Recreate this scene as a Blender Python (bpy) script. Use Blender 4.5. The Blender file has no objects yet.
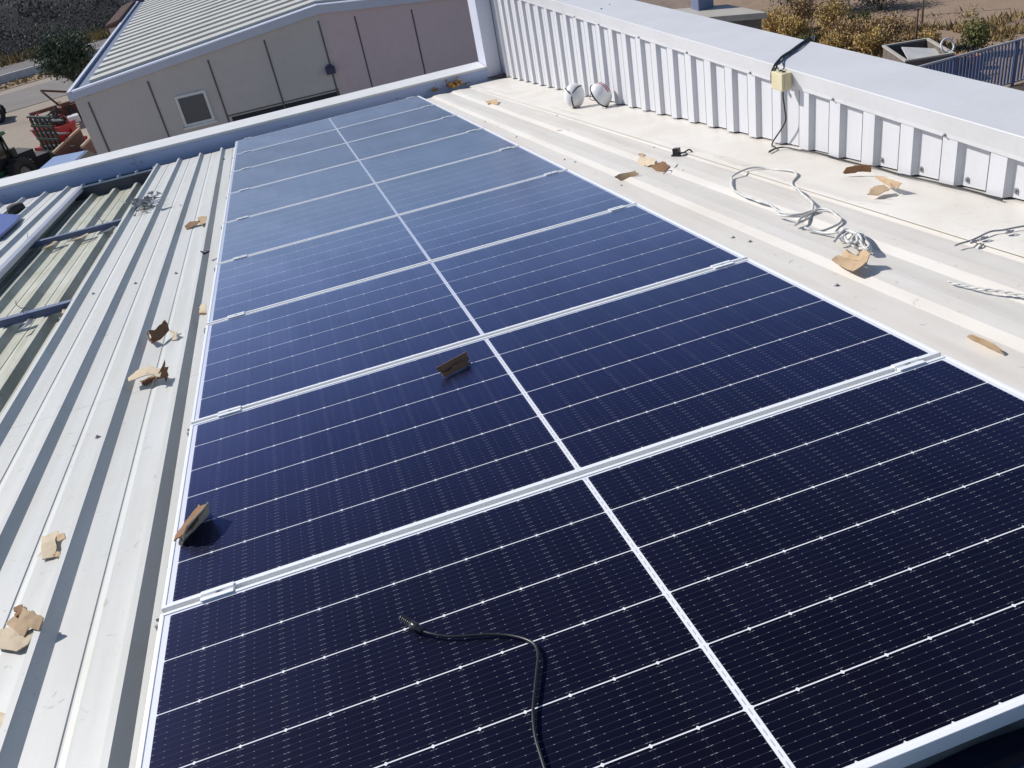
import bpy, math, random, json
from mathutils import Matrix, Vector, noise

# ------------------------------------------------------------------ camera, sky, sun, exposure
scene = bpy.context.scene
cam_data = bpy.data.cameras.new('camera')
cam = bpy.data.objects.new('camera', cam_data)
scene.collection.objects.link(cam)
cam_data.sensor_fit = 'HORIZONTAL'; cam_data.sensor_width = 36.0
cam_data.lens = 865.95 / 1024 * 36.0
cam_data.clip_start = 0.05; cam_data.clip_end = 3000
cam.matrix_world = Matrix(((0.943926, 0.291468, -0.155082, 0.66792), (-0.282865, 0.471697, -0.835159, -1.81493),
                           (-0.17027, 0.832195, 0.527693, 1.48606), (0, 0, 0, 1)))
scene.camera = cam

LIGHT = Vector((1.0, -0.95, -1.05)).normalized()        # direction the sunlight travels
world = bpy.data.worlds.new('World'); scene.world = world; world.use_nodes = True
wn = world.node_tree; wn.nodes.clear()
w_out = wn.nodes.new('ShaderNodeOutputWorld'); w_bg = wn.nodes.new('ShaderNodeBackground')
w_sky = wn.nodes.new('ShaderNodeTexSky'); w_sky.sky_type = 'NISHITA'; w_sky.sun_disc = False
w_sky.sun_elevation = math.asin(-LIGHT.z)
w_sky.sun_rotation = math.atan2(-LIGHT.x, -LIGHT.y)
w_sky.air_density = 1.0; w_sky.dust_density = 0.7; w_sky.ozone_density = 3.5
w_bg.inputs['Strength'].default_value = 0.082
wn.links.new(w_sky.outputs[0], w_bg.inputs[0]); wn.links.new(w_bg.outputs[0], w_out.inputs[0])
sd = bpy.data.lights.new('sun', 'SUN'); sd.energy = 4.0; sd.angle = math.radians(0.55); sd.color = (1.0, 0.955, 0.9)
sun = bpy.data.objects.new('sun', sd); scene.collection.objects.link(sun)
sun.rotation_euler = LIGHT.to_track_quat('-Z', 'Y').to_euler()
scene.view_settings.view_transform = 'Standard'; scene.view_settings.look = 'None'
scene.view_settings.exposure = 0.30; scene.view_settings.gamma = 1.0
scene.view_settings.use_curve_mapping = False
scene.render.engine = 'CYCLES'

D = json.loads(r'''{"scraps": {"a": [[[-0.347, 2.641, -0.06], [-0.301, 2.643, -0.055], [-0.271, 2.755, -0.06], [-0.263, 2.746, -0.08], [-0.253, 2.708, -0.105], [-0.289, 2.624, -0.11], [-0.335, 2.579, -0.11]], [[-0.347, 2.641, -0.06], [-0.335, 2.579, -0.11], [-0.365, 2.669, -0.12], [-0.371, 2.703, -0.09]], [[-0.253, 2.708, -0.105], [-0.21, 2.64, -0.1], [-0.216, 2.587, -0.125], [-0.246, 2.605, -0.125], [-0.231, 2.634, -0.12], [-0.231, 2.646, -0.11]]], "b": [[[-0.386, 2.084, -0.08], [-0.355, 2.138, -0.08], [-0.287, 2.145, -0.08], [-0.229, 2.067, -0.075], [-0.224, 1.97, -0.08], [-0.26, 2.024, -0.08], [-0.318, 2.031, -0.08], [-0.376, 2.037, -0.08]], [[-0.229, 2.067, -0.075], [-0.213, 2.112, -0.06], [-0.211, 2.069, -0.08], [-0.198, 2.089, -0.09], [-0.204, 2.06, -0.1], [-0.192, 2.042, -0.11], [-0.214, 2.04, -0.12], [-0.219, 2.006, -0.13], [-0.231, 2.029, -0.12], [-0.223, 1.956, -0.08]], [[-0.349, 2.112, -0.127], [-0.295, 2.134, -0.127], [-0.27, 2.114, -0.127], [-0.313, 2.035, -0.127]]], "c": [[[-0.525, 0.843, -0.118], [-0.494, 0.836, -0.115], [-0.468, 0.84, -0.11], [-0.461, 0.81, -0.115], [-0.466, 0.783, -0.12], [-0.453, 0.733, -0.12], [-0.453, 0.687, -0.12], [-0.491, 0.689, -0.12]], [[-0.461, 0.796, -0.11], [-0.428, 0.774, -0.1], [-0.42, 0.738, -0.1], [-0.453, 0.762, -0.115]], [[-0.457, 0.706, -0.12], [-0.424, 0.672, -0.11], [-0.422, 0.648, -0.11], [-0.456, 0.688, -0.12]]], "d": [[[-0.536, 0.327, -0.11], [-0.48, 0.316, -0.1], [-0.439, 0.259, -0.1], [-0.417, 0.269, -0.1], [-0.411, 0.247, -0.11], [-0.427, 0.222, -0.115], [-0.46, 0.217, -0.12], [-0.525, 0.267, -0.12]], [[-0.511, 0.342, -0.1], [-0.471, 0.326, -0.075], [-0.458, 0.318, -0.07], [-0.443, 0.338, -0.07], [-0.381, 0.262, -0.07], [-0.395, 0.237, -0.09], [-0.422, 0.266, -0.095], [-0.442, 0.247, -0.1]], [[-0.464, 0.319, -0.08], [-0.502, 0.407, -0.1], [-0.483, 0.411, -0.1], [-0.441, 0.338, -0.075]]], "e": [[[-0.276, 5.57, -0.1], [-0.238, 5.578, -0.095], [-0.197, 5.549, -0.1], [-0.193, 5.319, -0.11], [-0.246, 5.348, -0.11]], [[-0.38, 5.48, -0.12], [-0.335, 5.526, -0.1], [-0.249, 5.458, -0.1], [-0.262, 5.411, -0.12], [-0.308, 5.408, -0.115], [-0.361, 5.39, -0.13]]], "f": [[[-0.087, 2.883, -0.055], [-0.05, 2.833, -0.055], [-0.051, 2.725, -0.07], [-0.088, 2.772, -0.07]], [[-0.088, 2.772, -0.07], [-0.051, 2.725, -0.07], [-0.067, 2.802, -0.1], [-0.101, 2.832, -0.1]]], "g": [[[0.909, 0.88, 0.036], [0.965, 0.9, 0.038], [1.038, 0.946, 0.036], [1.034, 0.922, 0.003], [1.011, 0.922, 0.006], [0.943, 0.886, 0.006], [0.929, 0.875, 0.003]], [[0.916, 0.886, 0.003], [0.948, 0.858, 0.022], [1.003, 0.9, 0.022], [1.036, 0.9, 0.003], [0.928, 0.852, 0.003]]], "h": [[[0.123, 0.378, 0.055], [0.1, 0.325, 0.055], [0.073, 0.279, 0.05], [0.043, 0.279, 0.03], [0.014, 0.296, 0.004], [0.045, 0.277, 0.004], [0.07, 0.335, 0.004], [0.098, 0.414, 0.004]], [[0.073, 0.279, 0.05], [0.122, 0.377, 0.055], [0.092, 0.413, 0.03], [0.07, 0.475, 0.012], [0.061, 0.436, 0.012], [0.053, 0.413, 0.02], [0.035, 0.388, 0.012], [0.028, 0.363, 0.02], [0.011, 0.342, 0.005], [0.013, 0.304, 0.004]]], "i": [[[2.848, 8.076, -0.11], [2.876, 7.961, -0.09], [2.928, 7.83, -0.08], [2.881, 7.625, -0.1], [2.853, 7.675, -0.13], [2.832, 7.858, -0.12]], [[2.848, 8.076, -0.11], [2.808, 7.911, -0.13], [2.823, 7.693, -0.13], [2.845, 7.845, -0.1]]], "j": [[[2.558, 3.336, -0.11], [2.57, 3.297, -0.085], [2.672, 3.257, -0.085], [2.67, 3.212, -0.1], [2.679, 3.271, -0.125], [2.582, 3.254, -0.12], [2.567, 3.269, -0.125]], [[2.558, 3.336, -0.11], [2.573, 3.287, -0.13], [2.588, 3.284, -0.12], [2.577, 3.318, -0.1]]], "k": [[[2.818, 3.365, -0.115], [2.845, 3.351, -0.095], [2.884, 3.316, -0.08], [2.892, 3.282, -0.09], [2.887, 3.225, -0.115], [2.816, 3.205, -0.13]]], "l": [[[2.842, 3.639, -0.125], [2.879, 3.664, -0.1], [2.894, 3.545, -0.1], [2.902, 3.484, -0.11], [2.853, 3.37, -0.1], [2.838, 3.426, -0.125], [2.812, 3.517, -0.126]], [[2.9, 3.769, -0.11], [2.925, 3.753, -0.1], [2.924, 3.702, -0.11], [2.898, 3.676, -0.11]]], "m": [[[2.802, 5.434, -0.12], [2.835, 5.433, -0.115], [2.863, 5.326, -0.118], [2.904, 5.281, -0.11], [2.923, 5.205, -0.11], [2.927, 5.225, -0.13], [2.854, 5.332, -0.13], [2.799, 5.416, -0.13]]], "n": [[[3.388, 2.11, -0.09], [3.397, 2.086, -0.06], [3.424, 2.081, -0.05], [3.466, 1.974, -0.05], [3.49, 2.008, -0.09], [3.445, 2.062, -0.09]], [[3.388, 2.11, -0.09], [3.445, 2.062, -0.09], [3.438, 2.069, -0.1], [3.4, 2.111, -0.1]]], "o": [[[3.226, 1.677, -0.09], [3.287, 1.713, -0.07], [3.332, 1.69, -0.07], [3.327, 1.642, -0.08], [3.299, 1.641, -0.085], [3.256, 1.635, -0.09]], [[3.366, 1.785, -0.05], [3.367, 1.739, -0.05], [3.362, 1.61, -0.05], [3.371, 1.619, -0.09], [3.348, 1.625, -0.09], [3.35, 1.649, -0.07], [3.327, 1.655, -0.07], [3.368, 1.795, -0.07]]], "p": [[[2.627, 1.064, -0.105], [2.666, 1.076, -0.095], [2.674, 0.946, -0.08], [2.673, 0.899, -0.08], [2.635, 0.878, -0.08], [2.606, 0.888, -0.09]], [[2.666, 1.076, -0.095], [2.68, 1.067, -0.055], [2.676, 1.039, -0.075], [2.686, 1.003, -0.075], [2.691, 0.97, -0.07], [2.709, 0.969, -0.045], [2.698, 0.915, -0.045], [2.673, 0.899, -0.08], [2.674, 0.946, -0.08]]], "q": [[[2.566, 0.231, -0.125], [2.572, 0.22, -0.11], [2.571, 0.197, -0.1], [2.559, 0.144, -0.1], [2.557, 0.108, -0.1], [2.566, 0.081, -0.11], [2.576, 0.066, -0.125], [2.569, 0.086, -0.127], [2.571, 0.131, -0.127], [2.57, 0.16, -0.127], [2.575, 0.214, -0.127]]], "r": [[[-0.449, -0.019, -0.12], [-0.421, -0.043, -0.12], [-0.418, -0.075, -0.12], [-0.42, -0.114, -0.12], [-0.439, -0.085, -0.12]]], "s": [[[3.61, 9.466, -0.1], [3.614, 9.26, -0.06], [3.636, 9.05, -0.05], [3.652, 9.083, -0.08], [3.615, 9.151, -0.1]]]}, "cables": {"loopA": [[2.879, 2.371, -0.099], [2.947, 2.526, -0.099], [3.042, 2.654, -0.099], [3.159, 2.678, -0.099], [3.24, 2.57, -0.099], [3.269, 2.432, -0.099], [3.239, 2.325, -0.099], [3.14, 2.206, -0.099], [3.065, 1.994, -0.099], [3.027, 1.848, -0.099], [2.975, 1.746, -0.099], [2.894, 1.654, -0.099], [2.812, 1.612, -0.099], [2.782, 1.592, -0.099]], "loopB": [[2.879, 2.371, -0.099], [2.863, 2.186, -0.099], [2.861, 1.988, -0.099], [2.858, 1.805, -0.099], [2.906, 1.713, -0.099], [2.985, 1.702, -0.099], [2.99, 1.605, -0.099], [2.948, 1.492, -0.099], [2.901, 1.447, -0.099], [2.819, 1.446, -0.099], [2.782, 1.491, -0.099]], "loopC": [[2.806, 1.804, -0.091], [2.804, 1.715, -0.091], [2.843, 1.695, -0.091], [2.921, 1.709, -0.091], [2.964, 1.691, -0.091], [2.902, 1.68, -0.091], [2.827, 1.628, -0.091], [2.773, 1.568, -0.091]], "loopD": [[2.78, 1.513, -0.099], [2.802, 1.446, -0.099], [2.828, 1.339, -0.099], [2.882, 1.325, -0.099], [2.882, 1.244, -0.099], [2.841, 1.132, -0.099], [2.798, 1.051, -0.099]], "bundle": [[2.793, 1.287, -0.099], [2.846, 1.306, -0.089], [2.856, 1.251, -0.079], [2.795, 1.131, -0.069], [2.805, 1.213, -0.099], [2.791, 1.248, -0.089], [2.843, 1.267, -0.079], [2.831, 1.16, -0.069], [2.815, 1.127, -0.099], [2.785, 1.138, -0.089], [2.805, 1.189, -0.079], [2.841, 1.196, -0.069], [2.868, 1.17, -0.099], [2.794, 1.044, -0.089], [2.779, 1.065, -0.079], [2.804, 1.121, -0.069]], "bundle2": [[2.753, 1.237, -0.083], [2.804, 1.278, -0.075], [2.892, 1.339, -0.099], [2.881, 1.254, -0.091], [2.809, 1.161, -0.083], [2.775, 1.179, -0.075], [2.85, 1.313, -0.099], [2.887, 1.285, -0.091], [2.85, 1.155, -0.083], [2.785, 1.042, -0.075], [2.802, 1.13, -0.099], [2.822, 1.191, -0.091]], "thin": [[3.052, 0.87, -0.099], [3.091, 0.881, -0.099], [3.129, 0.881, -0.099], [3.175, 0.884, -0.099], [3.21, 0.889, -0.099], [3.248, 0.89, -0.099], [3.284, 0.87, -0.099], [3.333, 0.858, -0.099], [3.382, 0.846, -0.099]], "rope": [[2.808, 0.608, -0.104], [2.813, 0.573, -0.104], [2.824, 0.538, -0.104], [2.83, 0.498, -0.104], [2.84, 0.464, -0.104], [2.856, 0.437, -0.104], [2.869, 0.408, -0.104], [2.882, 0.365, -0.104], [2.894, 0.315, -0.104]], "black": [[0.618, -0.422, 0.01], [0.641, -0.445, 0.009], [0.673, -0.467, 0.007], [0.713, -0.484, 0.006], [0.752, -0.499, 0.005], [0.789, -0.521, 0.005], [0.818, -0.55, 0.007], [0.834, -0.58, 0.009], [0.832, -0.613, 0.01], [0.819, -0.648, 0.01], [0.801, -0.693, 0.009], [0.784, -0.736, 0.008], [0.773, -0.773, 0.007], [0.766, -0.81, 0.006], [0.764, -0.842, 0.006], [0.762, -0.878, 0.006], [0.761, -0.915, 0.006], [0.763, -0.956, 0.006]], "conn": [[0.58, -0.355, 0.012], [0.586, -0.37, 0.012], [0.594, -0.383, 0.012], [0.601, -0.395, 0.012], [0.606, -0.402, 0.012], [0.618, -0.424, 0.012]]}, "blacktop": [[3.992, 3.285, 0.068], [3.991, 3.356, 0.068], [3.858, 3.266, 0.068], [3.731, 3.167, 0.068], [3.631, 3.096, 0.068]], "blacktop2": [[3.982, 3.277, 0.064], [3.974, 3.317, 0.064], [3.812, 3.191, 0.064], [3.636, 3.078, 0.064]], "blackside": [[3.545, 2.973, 0.089], [3.545, 3.006, 0.051], [3.545, 3.034, -0.002], [3.545, 3.032, -0.044], [3.545, 3.011, -0.061]], "down": [[3.55, 2.865, -0.071], [3.55, 2.865, -0.155], [3.54, 2.86, -0.242]], "downroof": [[3.626, 3.07, -0.439], [3.5, 2.948, -0.425], [3.421, 2.889, -0.418], [3.455, 2.916, -0.422], [3.525, 2.903, -0.42], [3.555, 2.757, -0.404], [3.565, 2.59, -0.386], [3.555, 2.331, -0.357], [3.548, 2.141, -0.336], [3.603, 2.069, -0.328], [3.607, 1.854, -0.305], [3.598, 1.587, -0.275], [3.587, 1.377, -0.252], [3.584, 1.164, -0.229]], "screws": [[-0.995, 4.25, -0.128], [-0.889, 4.09, -0.128], [-1.004, 5.738, -0.128], [-0.608, 4.061, -0.128], [-0.338, 4.038, -0.128], [-0.499, 6.578, -0.128], [-0.463, 1.595, -0.128], [-0.982, 3.04, -0.128], [2.531, 1.735, -0.128], [2.558, 1.621, -0.128], [2.534, 0.896, -0.128], [2.749, 1.422, -0.128], [3.081, 6.158, -0.128], [3.012, 4.963, -0.128], [3.102, 5.672, -0.128], [3.147, 3.557, -0.128], [3.333, 3.18, -0.128], [2.525, 4.29, -0.128], [2.551, 4.122, -0.128], [2.527, 5.639, -0.128], [2.529, 3.169, -0.128], [3.329, 4.264, -0.128], [3.086, 3.919, -0.128], [2.536, 6.858, -0.128], [2.624, 8.756, -0.128], [2.9, 6.129, -0.128]], "copscrews": [[3.568, 6.683, -0.057], [3.568, 6.037, -0.057], [3.568, 5.144, -0.036], [3.568, 4.272, -0.042], [3.568, 3.364, -0.032], [3.568, 2.464, -0.022], [3.568, 1.574, -0.019]], "coptop": [[3.76, 6.216, 0.066], [3.637, 6.11, 0.066]], "fastn": [[3.6, 2.044, -0.315], [3.6, 1.738, -0.275], [3.6, 1.421, -0.231], [3.6, 1.128, -0.206]], "helm": [[3.301, 6.194, -0.1], [3.431, 5.86, -0.1]], "bracket": [[3.049, 3.526, -0.1], [3.02, 3.398, -0.06], [3.036, 3.415, -0.11], [3.041, 3.499, -0.13], [3.049, 3.439, -0.12], [3.046, 3.396, -0.11], [3.045, 3.347, -0.09], [3.08, 3.404, -0.13]], "wires": [[[2.811, 3.156, -0.12], [2.85, 3.157, -0.12], [2.885, 3.163, -0.12], [2.908, 3.096, -0.12], [2.933, 3.056, -0.12]], [[2.877, 3.157, -0.12], [2.931, 3.215, -0.12], [2.996, 3.306, -0.12]]], "litter": [[-0.968, 6.751, -0.1], [-0.939, 7.049, -0.1], [-0.842, 6.543, -0.1], [-0.814, 6.786, -0.1], [-0.728, 6.768, -0.1], [-0.823, 7.044, -0.1], [-0.912, 7.32, -0.1], [-0.898, 7.462, -0.1]], "leaves": [[2.631, 10.108, -0.13], [2.739, 10.296, -0.13], [2.867, 10.435, -0.13], [2.874, 10.054, -0.13], [2.97, 10.107, -0.13]], "blue": [[-2.751, 8.907, -0.08], [-2.32, 8.273, -0.08], [-2.265, 7.828, -0.08], [-2.263, 7.236, -0.08], [-2.343, 7.12, -0.08]], "dirt": [[3.058, 10.048, -0.12], [3.267, 10.519, -0.12], [3.631, 10.967, -0.12], [3.987, 11.033, -0.12], [3.782, 9.888, -0.12], [3.513, 9.942, -0.12], [3.295, 10.21, -0.12]], "shed": [[12.669, 21.68, -3.7], [13.775, 20.596, -3.7], [13.735, 22.734, -3.7], [13.071, 27.478, -3.7], [13.432, 23.516, -3.7]]}''')
rnd = random.Random(7)
TILT = Matrix.Rotation(math.radians(-6.28), 4, 'X')      # roof frame (x across, y down the slope, z normal) -> world
PITCH = 1.154; PW = 2.2877; PD = 1.134; ZR = -0.13
R = math.radians

# ------------------------------------------------------------------ helpers
def link(o): scene.collection.objects.link(o); return o
def tag(o, label=None, cat=None, group=None, kind=None):
    if label: o['label'] = label
    if cat: o['category'] = cat
    if group: o['group'] = group
    if kind: o['kind'] = kind
    return o
def empty(name, mat, label, cat, group=None):
    o = link(bpy.data.objects.new(name, None)); o.matrix_world = mat; o.empty_display_size = 0.1
    return tag(o, label, cat, group)
def roofmat(x, y, z, rz=0.0): return TILT @ Matrix.Translation((x, y, z)) @ Matrix.Rotation(rz, 4, 'Z')
def wmat(x, y, z, rz=0.0): return Matrix.Translation((x, y, z)) @ Matrix.Rotation(rz, 4, 'Z')

class MB:
    def __init__(s): s.v = []; s.f = []; s.smooth = []
    def add(s, vs, fs, smooth=False, m=None):
        n = len(s.v)
        s.v += [(m @ Vector(v)) if m is not None else Vector(v) for v in vs]
        for f in fs: s.f.append([i + n for i in f]); s.smooth.append(smooth)
        return s
    def box(s, x0, x1, y0, y1, z0, z1, m=None):
        vs = [(x, y, z) for x in (x0, x1) for y in (y0, y1) for z in (z0, z1)]
        return s.add(vs, [(0, 1, 3, 2), (4, 6, 7, 5), (0, 4, 5, 1), (2, 3, 7, 6), (0, 2, 6, 4), (1, 5, 7, 3)], m=m)
    def cyl(s, p0, p1, r0, r1=None, n=12, caps=True, m=None):
        r1 = r0 if r1 is None else r1
        p0 = Vector(p0); p1 = Vector(p1); a = (p1 - p0).normalized()
        u = a.orthogonal().normalized(); w = a.cross(u)
        vs = []
        for p, r in ((p0, r0), (p1, r1)):
            for k in range(n):
                t = 2 * math.pi * k / n; vs.append(p + (u * math.cos(t) + w * math.sin(t)) * r)
        s.add(vs, [(k, (k + 1) % n, n + (k + 1) % n, n + k) for k in range(n)], True, m)
        if caps: s.add([v for v in vs], [tuple(range(n))[::-1], tuple(range(n, 2 * n))], False, m)
        return s
    def tube(s, pts, r, n=8, m=None, sub=5, wobble=0.0):
        pts = [Vector(p) for p in pts]
        P = []
        for i in range(len(pts) - 1):
            a = pts[max(i - 1, 0)]; b = pts[i]; c = pts[i + 1]; d = pts[min(i + 2, len(pts) - 1)]
            for k in range(sub):
                t = k / sub
                P.append(0.5 * ((2 * b) + (c - a) * t + (2 * a - 5 * b + 4 * c - d) * t * t + (3 * b - a - 3 * c + d) * t ** 3))
        P.append(pts[-1])
        if wobble: P = [p + noise.noise_vector(p * 9) * wobble for p in P]
        vs = []; up = Vector((0.01, 0.02, 1))
        for i, p in enumerate(P):
            a = (P[min(i + 1, len(P) - 1)] - P[max(i - 1, 0)])
            if a.length < 1e-9: a = Vector((1, 0, 0))
            a.normalize(); u = a.cross(up)
            if u.length < 1e-3: u = a.orthogonal()
            u.normalize(); w = a.cross(u)
            for k in range(n):
                t = 2 * math.pi * k / n; vs.append(p + (u * math.cos(t) + w * math.sin(t)) * r)
        N = len(P)
        fs = [(i * n + k, i * n + (k + 1) % n, (i + 1) * n + (k + 1) % n, (i + 1) * n + k) for i in range(N - 1) for k in range(n)]
        s.add(vs, fs, True, m); s.add(vs, [tuple(range(n))[::-1], tuple(range((N - 1) * n, N * n))], False, m)
        return s
    def lathe(s, prof, n=20, m=None):           # prof: (r, z) about Z
        vs = [(r * math.cos(2 * math.pi * k / n), r * math.sin(2 * math.pi * k / n), z) for r, z in prof for k in range(n)]
        return s.add(vs, [(i * n + k, i * n + (k + 1) % n, (i + 1) * n + (k + 1) % n, (i + 1) * n + k) for i in range(len(prof) - 1) for k in range(n)], True, m)
    def slab(s, poly, th, m=None):              # polygon (3D points, roughly flat) given thickness
        P = [Vector(p) for p in poly]; nn = Vector((0, 0, 0))
        for i in range(len(P)):
            a = P[i]; b = P[(i + 1) % len(P)]; nn += a.cross(b)
        nn.normalize()
        if nn.z < 0: P = P[::-1]; nn = -nn
        n = len(P); c = sum(P, Vector()) / n
        vs = P + [p - nn * th for p in P] + [c, c - nn * th]
        fs = [(i, (i + 1) % n, 2 * n) for i in range(n)] + [(n + (i + 1) % n, n + i, 2 * n + 1) for i in range(n)]
        fs += [(i, n + i, n + (i + 1) % n, (i + 1) % n) for i in range(n)]
        return s.add(vs, fs, False, m)
    def card(s, poly, th, bend=0.25, rng=None):   # a torn piece of board: flat outline, gently bent, three rings
        P = [Vector(p) for p in poly]; n = len(P); c = sum(P, Vector()) / n; nn = Vector()
        for i in range(n): nn += (P[i] - c).cross(P[(i + 1) % n] - c)
        nn.normalize()
        if nn.z < 0: P = P[::-1]; nn = -nn
        P = [p - nn * (p - c).dot(nn) for p in P]
        ax_ = (P[0] - c); ax_ = ax_.normalized() if ax_.length > 1e-6 else Vector((1, 0, 0))
        def bd_(p): q = (p - c).dot(ax_); return p + nn * (q * q * bend * 4 + .0025 * noise.noise(p * 40))
        vs = []
        for sgn in (0, 1):
            for k_ in (1.0, .72, .4): vs += [bd_(c + (p - c) * k_) - nn * th * sgn for p in P]
            vs.append(bd_(c) - nn * th * sgn)
        m0 = 3 * n + 1; fs = []
        for i in range(n):
            j = (i + 1) % n
            for k_ in (0, 1): fs.append((k_ * n + i, k_ * n + j, (k_ + 1) * n + j, (k_ + 1) * n + i)); fs.append((m0 + k_ * n + j, m0 + k_ * n + i, m0 + (k_ + 1) * n + i, m0 + (k_ + 1) * n + j))
            fs.append((2 * n + i, 2 * n + j, 3 * n)); fs.append((m0 + 2 * n + j, m0 + 2 * n + i, m0 + 3 * n))
        s.add(vs, fs, True); return s.add(vs, [(i, m0 + i, m0 + (i + 1) % n, (i + 1) % n) for i in range(n)], False)
    def prism(s, poly, axis, a, b, m=None):     # poly in the other two axes, extruded from a to b along axis
        def mk(p, t):
            return (t, p[0], p[1]) if axis == 'x' else ((p[0], t, p[1]) if axis == 'y' else (p[0], p[1], t))
        n = len(poly); vs = [mk(p, a) for p in poly] + [mk(p, b) for p in poly]
        fs = [tuple(range(n))[::-1], tuple(range(n, 2 * n))] + [(i, (i + 1) % n, n + (i + 1) % n, n + i) for i in range(n)]
        return s.add(vs, fs, False, m)
    def build(s, name, mat, parent=None, recalc=True):
        me = bpy.data.meshes.new(name)
        me.from_pydata([tuple(v) for v in s.v], [], s.f)
        me.polygons.foreach_set('use_smooth', s.smooth)
        me.materials.append(mat)
        if recalc:
            import bmesh
            bm = bmesh.new(); bm.from_mesh(me); bmesh.ops.remove_doubles(bm, verts=bm.verts, dist=1e-6)
            bmesh.ops.recalc_face_normals(bm, faces=bm.faces); bm.to_mesh(me); bm.free()
        me.update()
        o = link(bpy.data.objects.new(name, me))
        if parent is not None: o.parent = parent
        return o
def bevel(o, w=0.002, seg=2):
    md = o.modifiers.new('bevel', 'BEVEL'); md.width = w; md.segments = seg; md.limit_method = 'ANGLE'; return o
def copy_tree(o, parent=None):
    c = link(o.copy())
    if parent is not None: c.parent = parent
    for ch in list(o.children): copy_tree(ch, c)
    return c

# ------------------------------------------------------------------ materials
class NT:
    def __init__(s, name):
        s.mat = bpy.data.materials.new(name); s.mat.use_nodes = True; s.t = s.mat.node_tree
        s.b = s.t.nodes['Principled BSDF']
    def n(s, typ, **kw):
        nd = s.t.nodes.new(typ)
        for k, v in kw.items(): setattr(nd, k, v)
        return nd
    def l(s, a, b): s.t.links.new(a, b)
    def m(s, op, a, b=None, c=None, clamp=False):
        nd = s.n('ShaderNodeMath', operation=op, use_clamp=clamp)
        for i, v in enumerate((a, b, c)):
            if v is None: continue
            if isinstance(v, (int, float)): nd.inputs[i].default_value = v
            else: s.l(v, nd.inputs[i])
        return nd.outputs[0]
    def noise(s, scale, detail=4, vec=None, rough=0.55, dist=0.0, sc=None):
        nd = s.n('ShaderNodeTexNoise'); nd.inputs['Scale'].default_value = scale; nd.inputs['Detail'].default_value = detail
        nd.inputs['Roughness'].default_value = rough; nd.inputs['Distortion'].default_value = dist
        if vec is None:
            vec = s.n('ShaderNodeTexCoord').outputs['Object']
        if sc:
            mp = s.n('ShaderNodeMapping'); mp.inputs['Scale'].default_value = sc; s.l(vec, mp.inputs[0]); vec = mp.outputs[0]
        s.l(vec, nd.inputs['Vector']); return nd.outputs['Fac']
    def ramp(s, fac, stops):
        nd = s.n('ShaderNodeValToRGB'); e = nd.color_ramp.elements
        while len(e) < len(stops): e.new(0.5)
        for el, (p, c) in zip(e, stops): el.position = p; el.color = (*c, 1) if len(c) == 3 else c
        s.l(fac, nd.inputs[0]); return nd.outputs[0]
    def mix(s, fac, a, b, typ='MIX'):
        nd = s.n('ShaderNodeMix', data_type='RGBA', blend_type=typ)
        for i, v in ((0, fac), (6, a), (7, b)):
            if isinstance(v, (int, float)): nd.inputs[i].default_value = v
            elif isinstance(v, tuple): nd.inputs[i].default_value = (*v, 1)
            else: s.l(v, nd.inputs[i])
        return nd.outputs[2]
    def bump(s, h, strength=0.3, dist=0.01):
        nd = s.n('ShaderNodeBump'); nd.inputs['Strength'].default_value = strength; nd.inputs['Distance'].default_value = dist
        s.l(h, nd.inputs['Height']); s.l(nd.outputs[0], s.b.inputs['Normal'])
    def set(s, **kw):
        for k, v in kw.items():
            inp = s.b.inputs[k.replace('_', ' ')]
            if hasattr(v, 'is_linked') or hasattr(v, 'links'): s.l(v, inp)
            elif isinstance(v, tuple) and len(v) == 3: inp.default_value = (*v, 1)
            else: inp.default_value = v
        return s
def paint(name, col, rough=0.45, dirt=0.12, dirtcol=(0.30, 0.26, 0.2), scale=3.0, metal=0.0, bump=0.0, streak=None, spec=0.5):
    m = NT(name)
    n1 = m.noise(scale, 6, sc=streak); n2 = m.noise(scale * 9, 5)
    f = m.m('MULTIPLY', m.ramp(n1, [(0.38, (0, 0, 0)), (0.72, (1, 1, 1))]), dirt)
    f2 = m.m('MULTIPLY', m.ramp(n2, [(0.5, (0, 0, 0)), (0.75, (1, 1, 1))]), dirt * 0.7)
    c = m.mix(f, col, dirtcol); c = m.mix(f2, c, dirtcol)
    m.set(Base_Color=c, Metallic=metal, Specular_IOR_Level=spec)
    m.set(Roughness=m.m('MULTIPLY_ADD', n2, 0.25, rough - 0.12))
    if bump: m.bump(n1, bump, 0.004)
    return m.mat

def roof_paint(name, col, dirtcol, amount, streakscale=(6, 0.35, 1)):
    m = NT(name)
    oc = m.n('ShaderNodeTexCoord').outputs['Object']
    st = m.noise(1.6, 7, vec=oc, sc=streakscale, rough=0.65)      # streaks that run down the slope
    bl = m.noise(2.2, 6, vec=oc, rough=0.6)
    fine = m.noise(60, 4, vec=oc)
    spots = m.noise(26, 3, vec=oc, dist=0.6)
    f = m.m('MULTIPLY', m.ramp(st, [(0.42, (0, 0, 0)), (0.7, (1, 1, 1))]), amount)
    g = m.m('MULTIPLY', m.ramp(bl, [(0.4, (0, 0, 0)), (0.75, (1, 1, 1))]), amount * 0.8)
    c = m.mix(f, col, dirtcol); c = m.mix(g, c, dirtcol)
    c = m.mix(m.m('MULTIPLY', m.ramp(spots, [(0.66, (0, 0, 0)), (0.72, (1, 1, 1))]), amount * 1.2), c, tuple(x * 0.55 for x in dirtcol))
    c = m.mix(m.m('MULTIPLY', fine, 0.10), c, tuple(x * 0.7 for x in col))
    m.set(Base_Color=c, Roughness=m.m('MULTIPLY_ADD', bl, 0.3, 0.3), Specular_IOR_Level=0.45)
    m.bump(m.noise(14, 3, vec=oc), 0.12, 0.004)
    return m.mat
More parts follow.
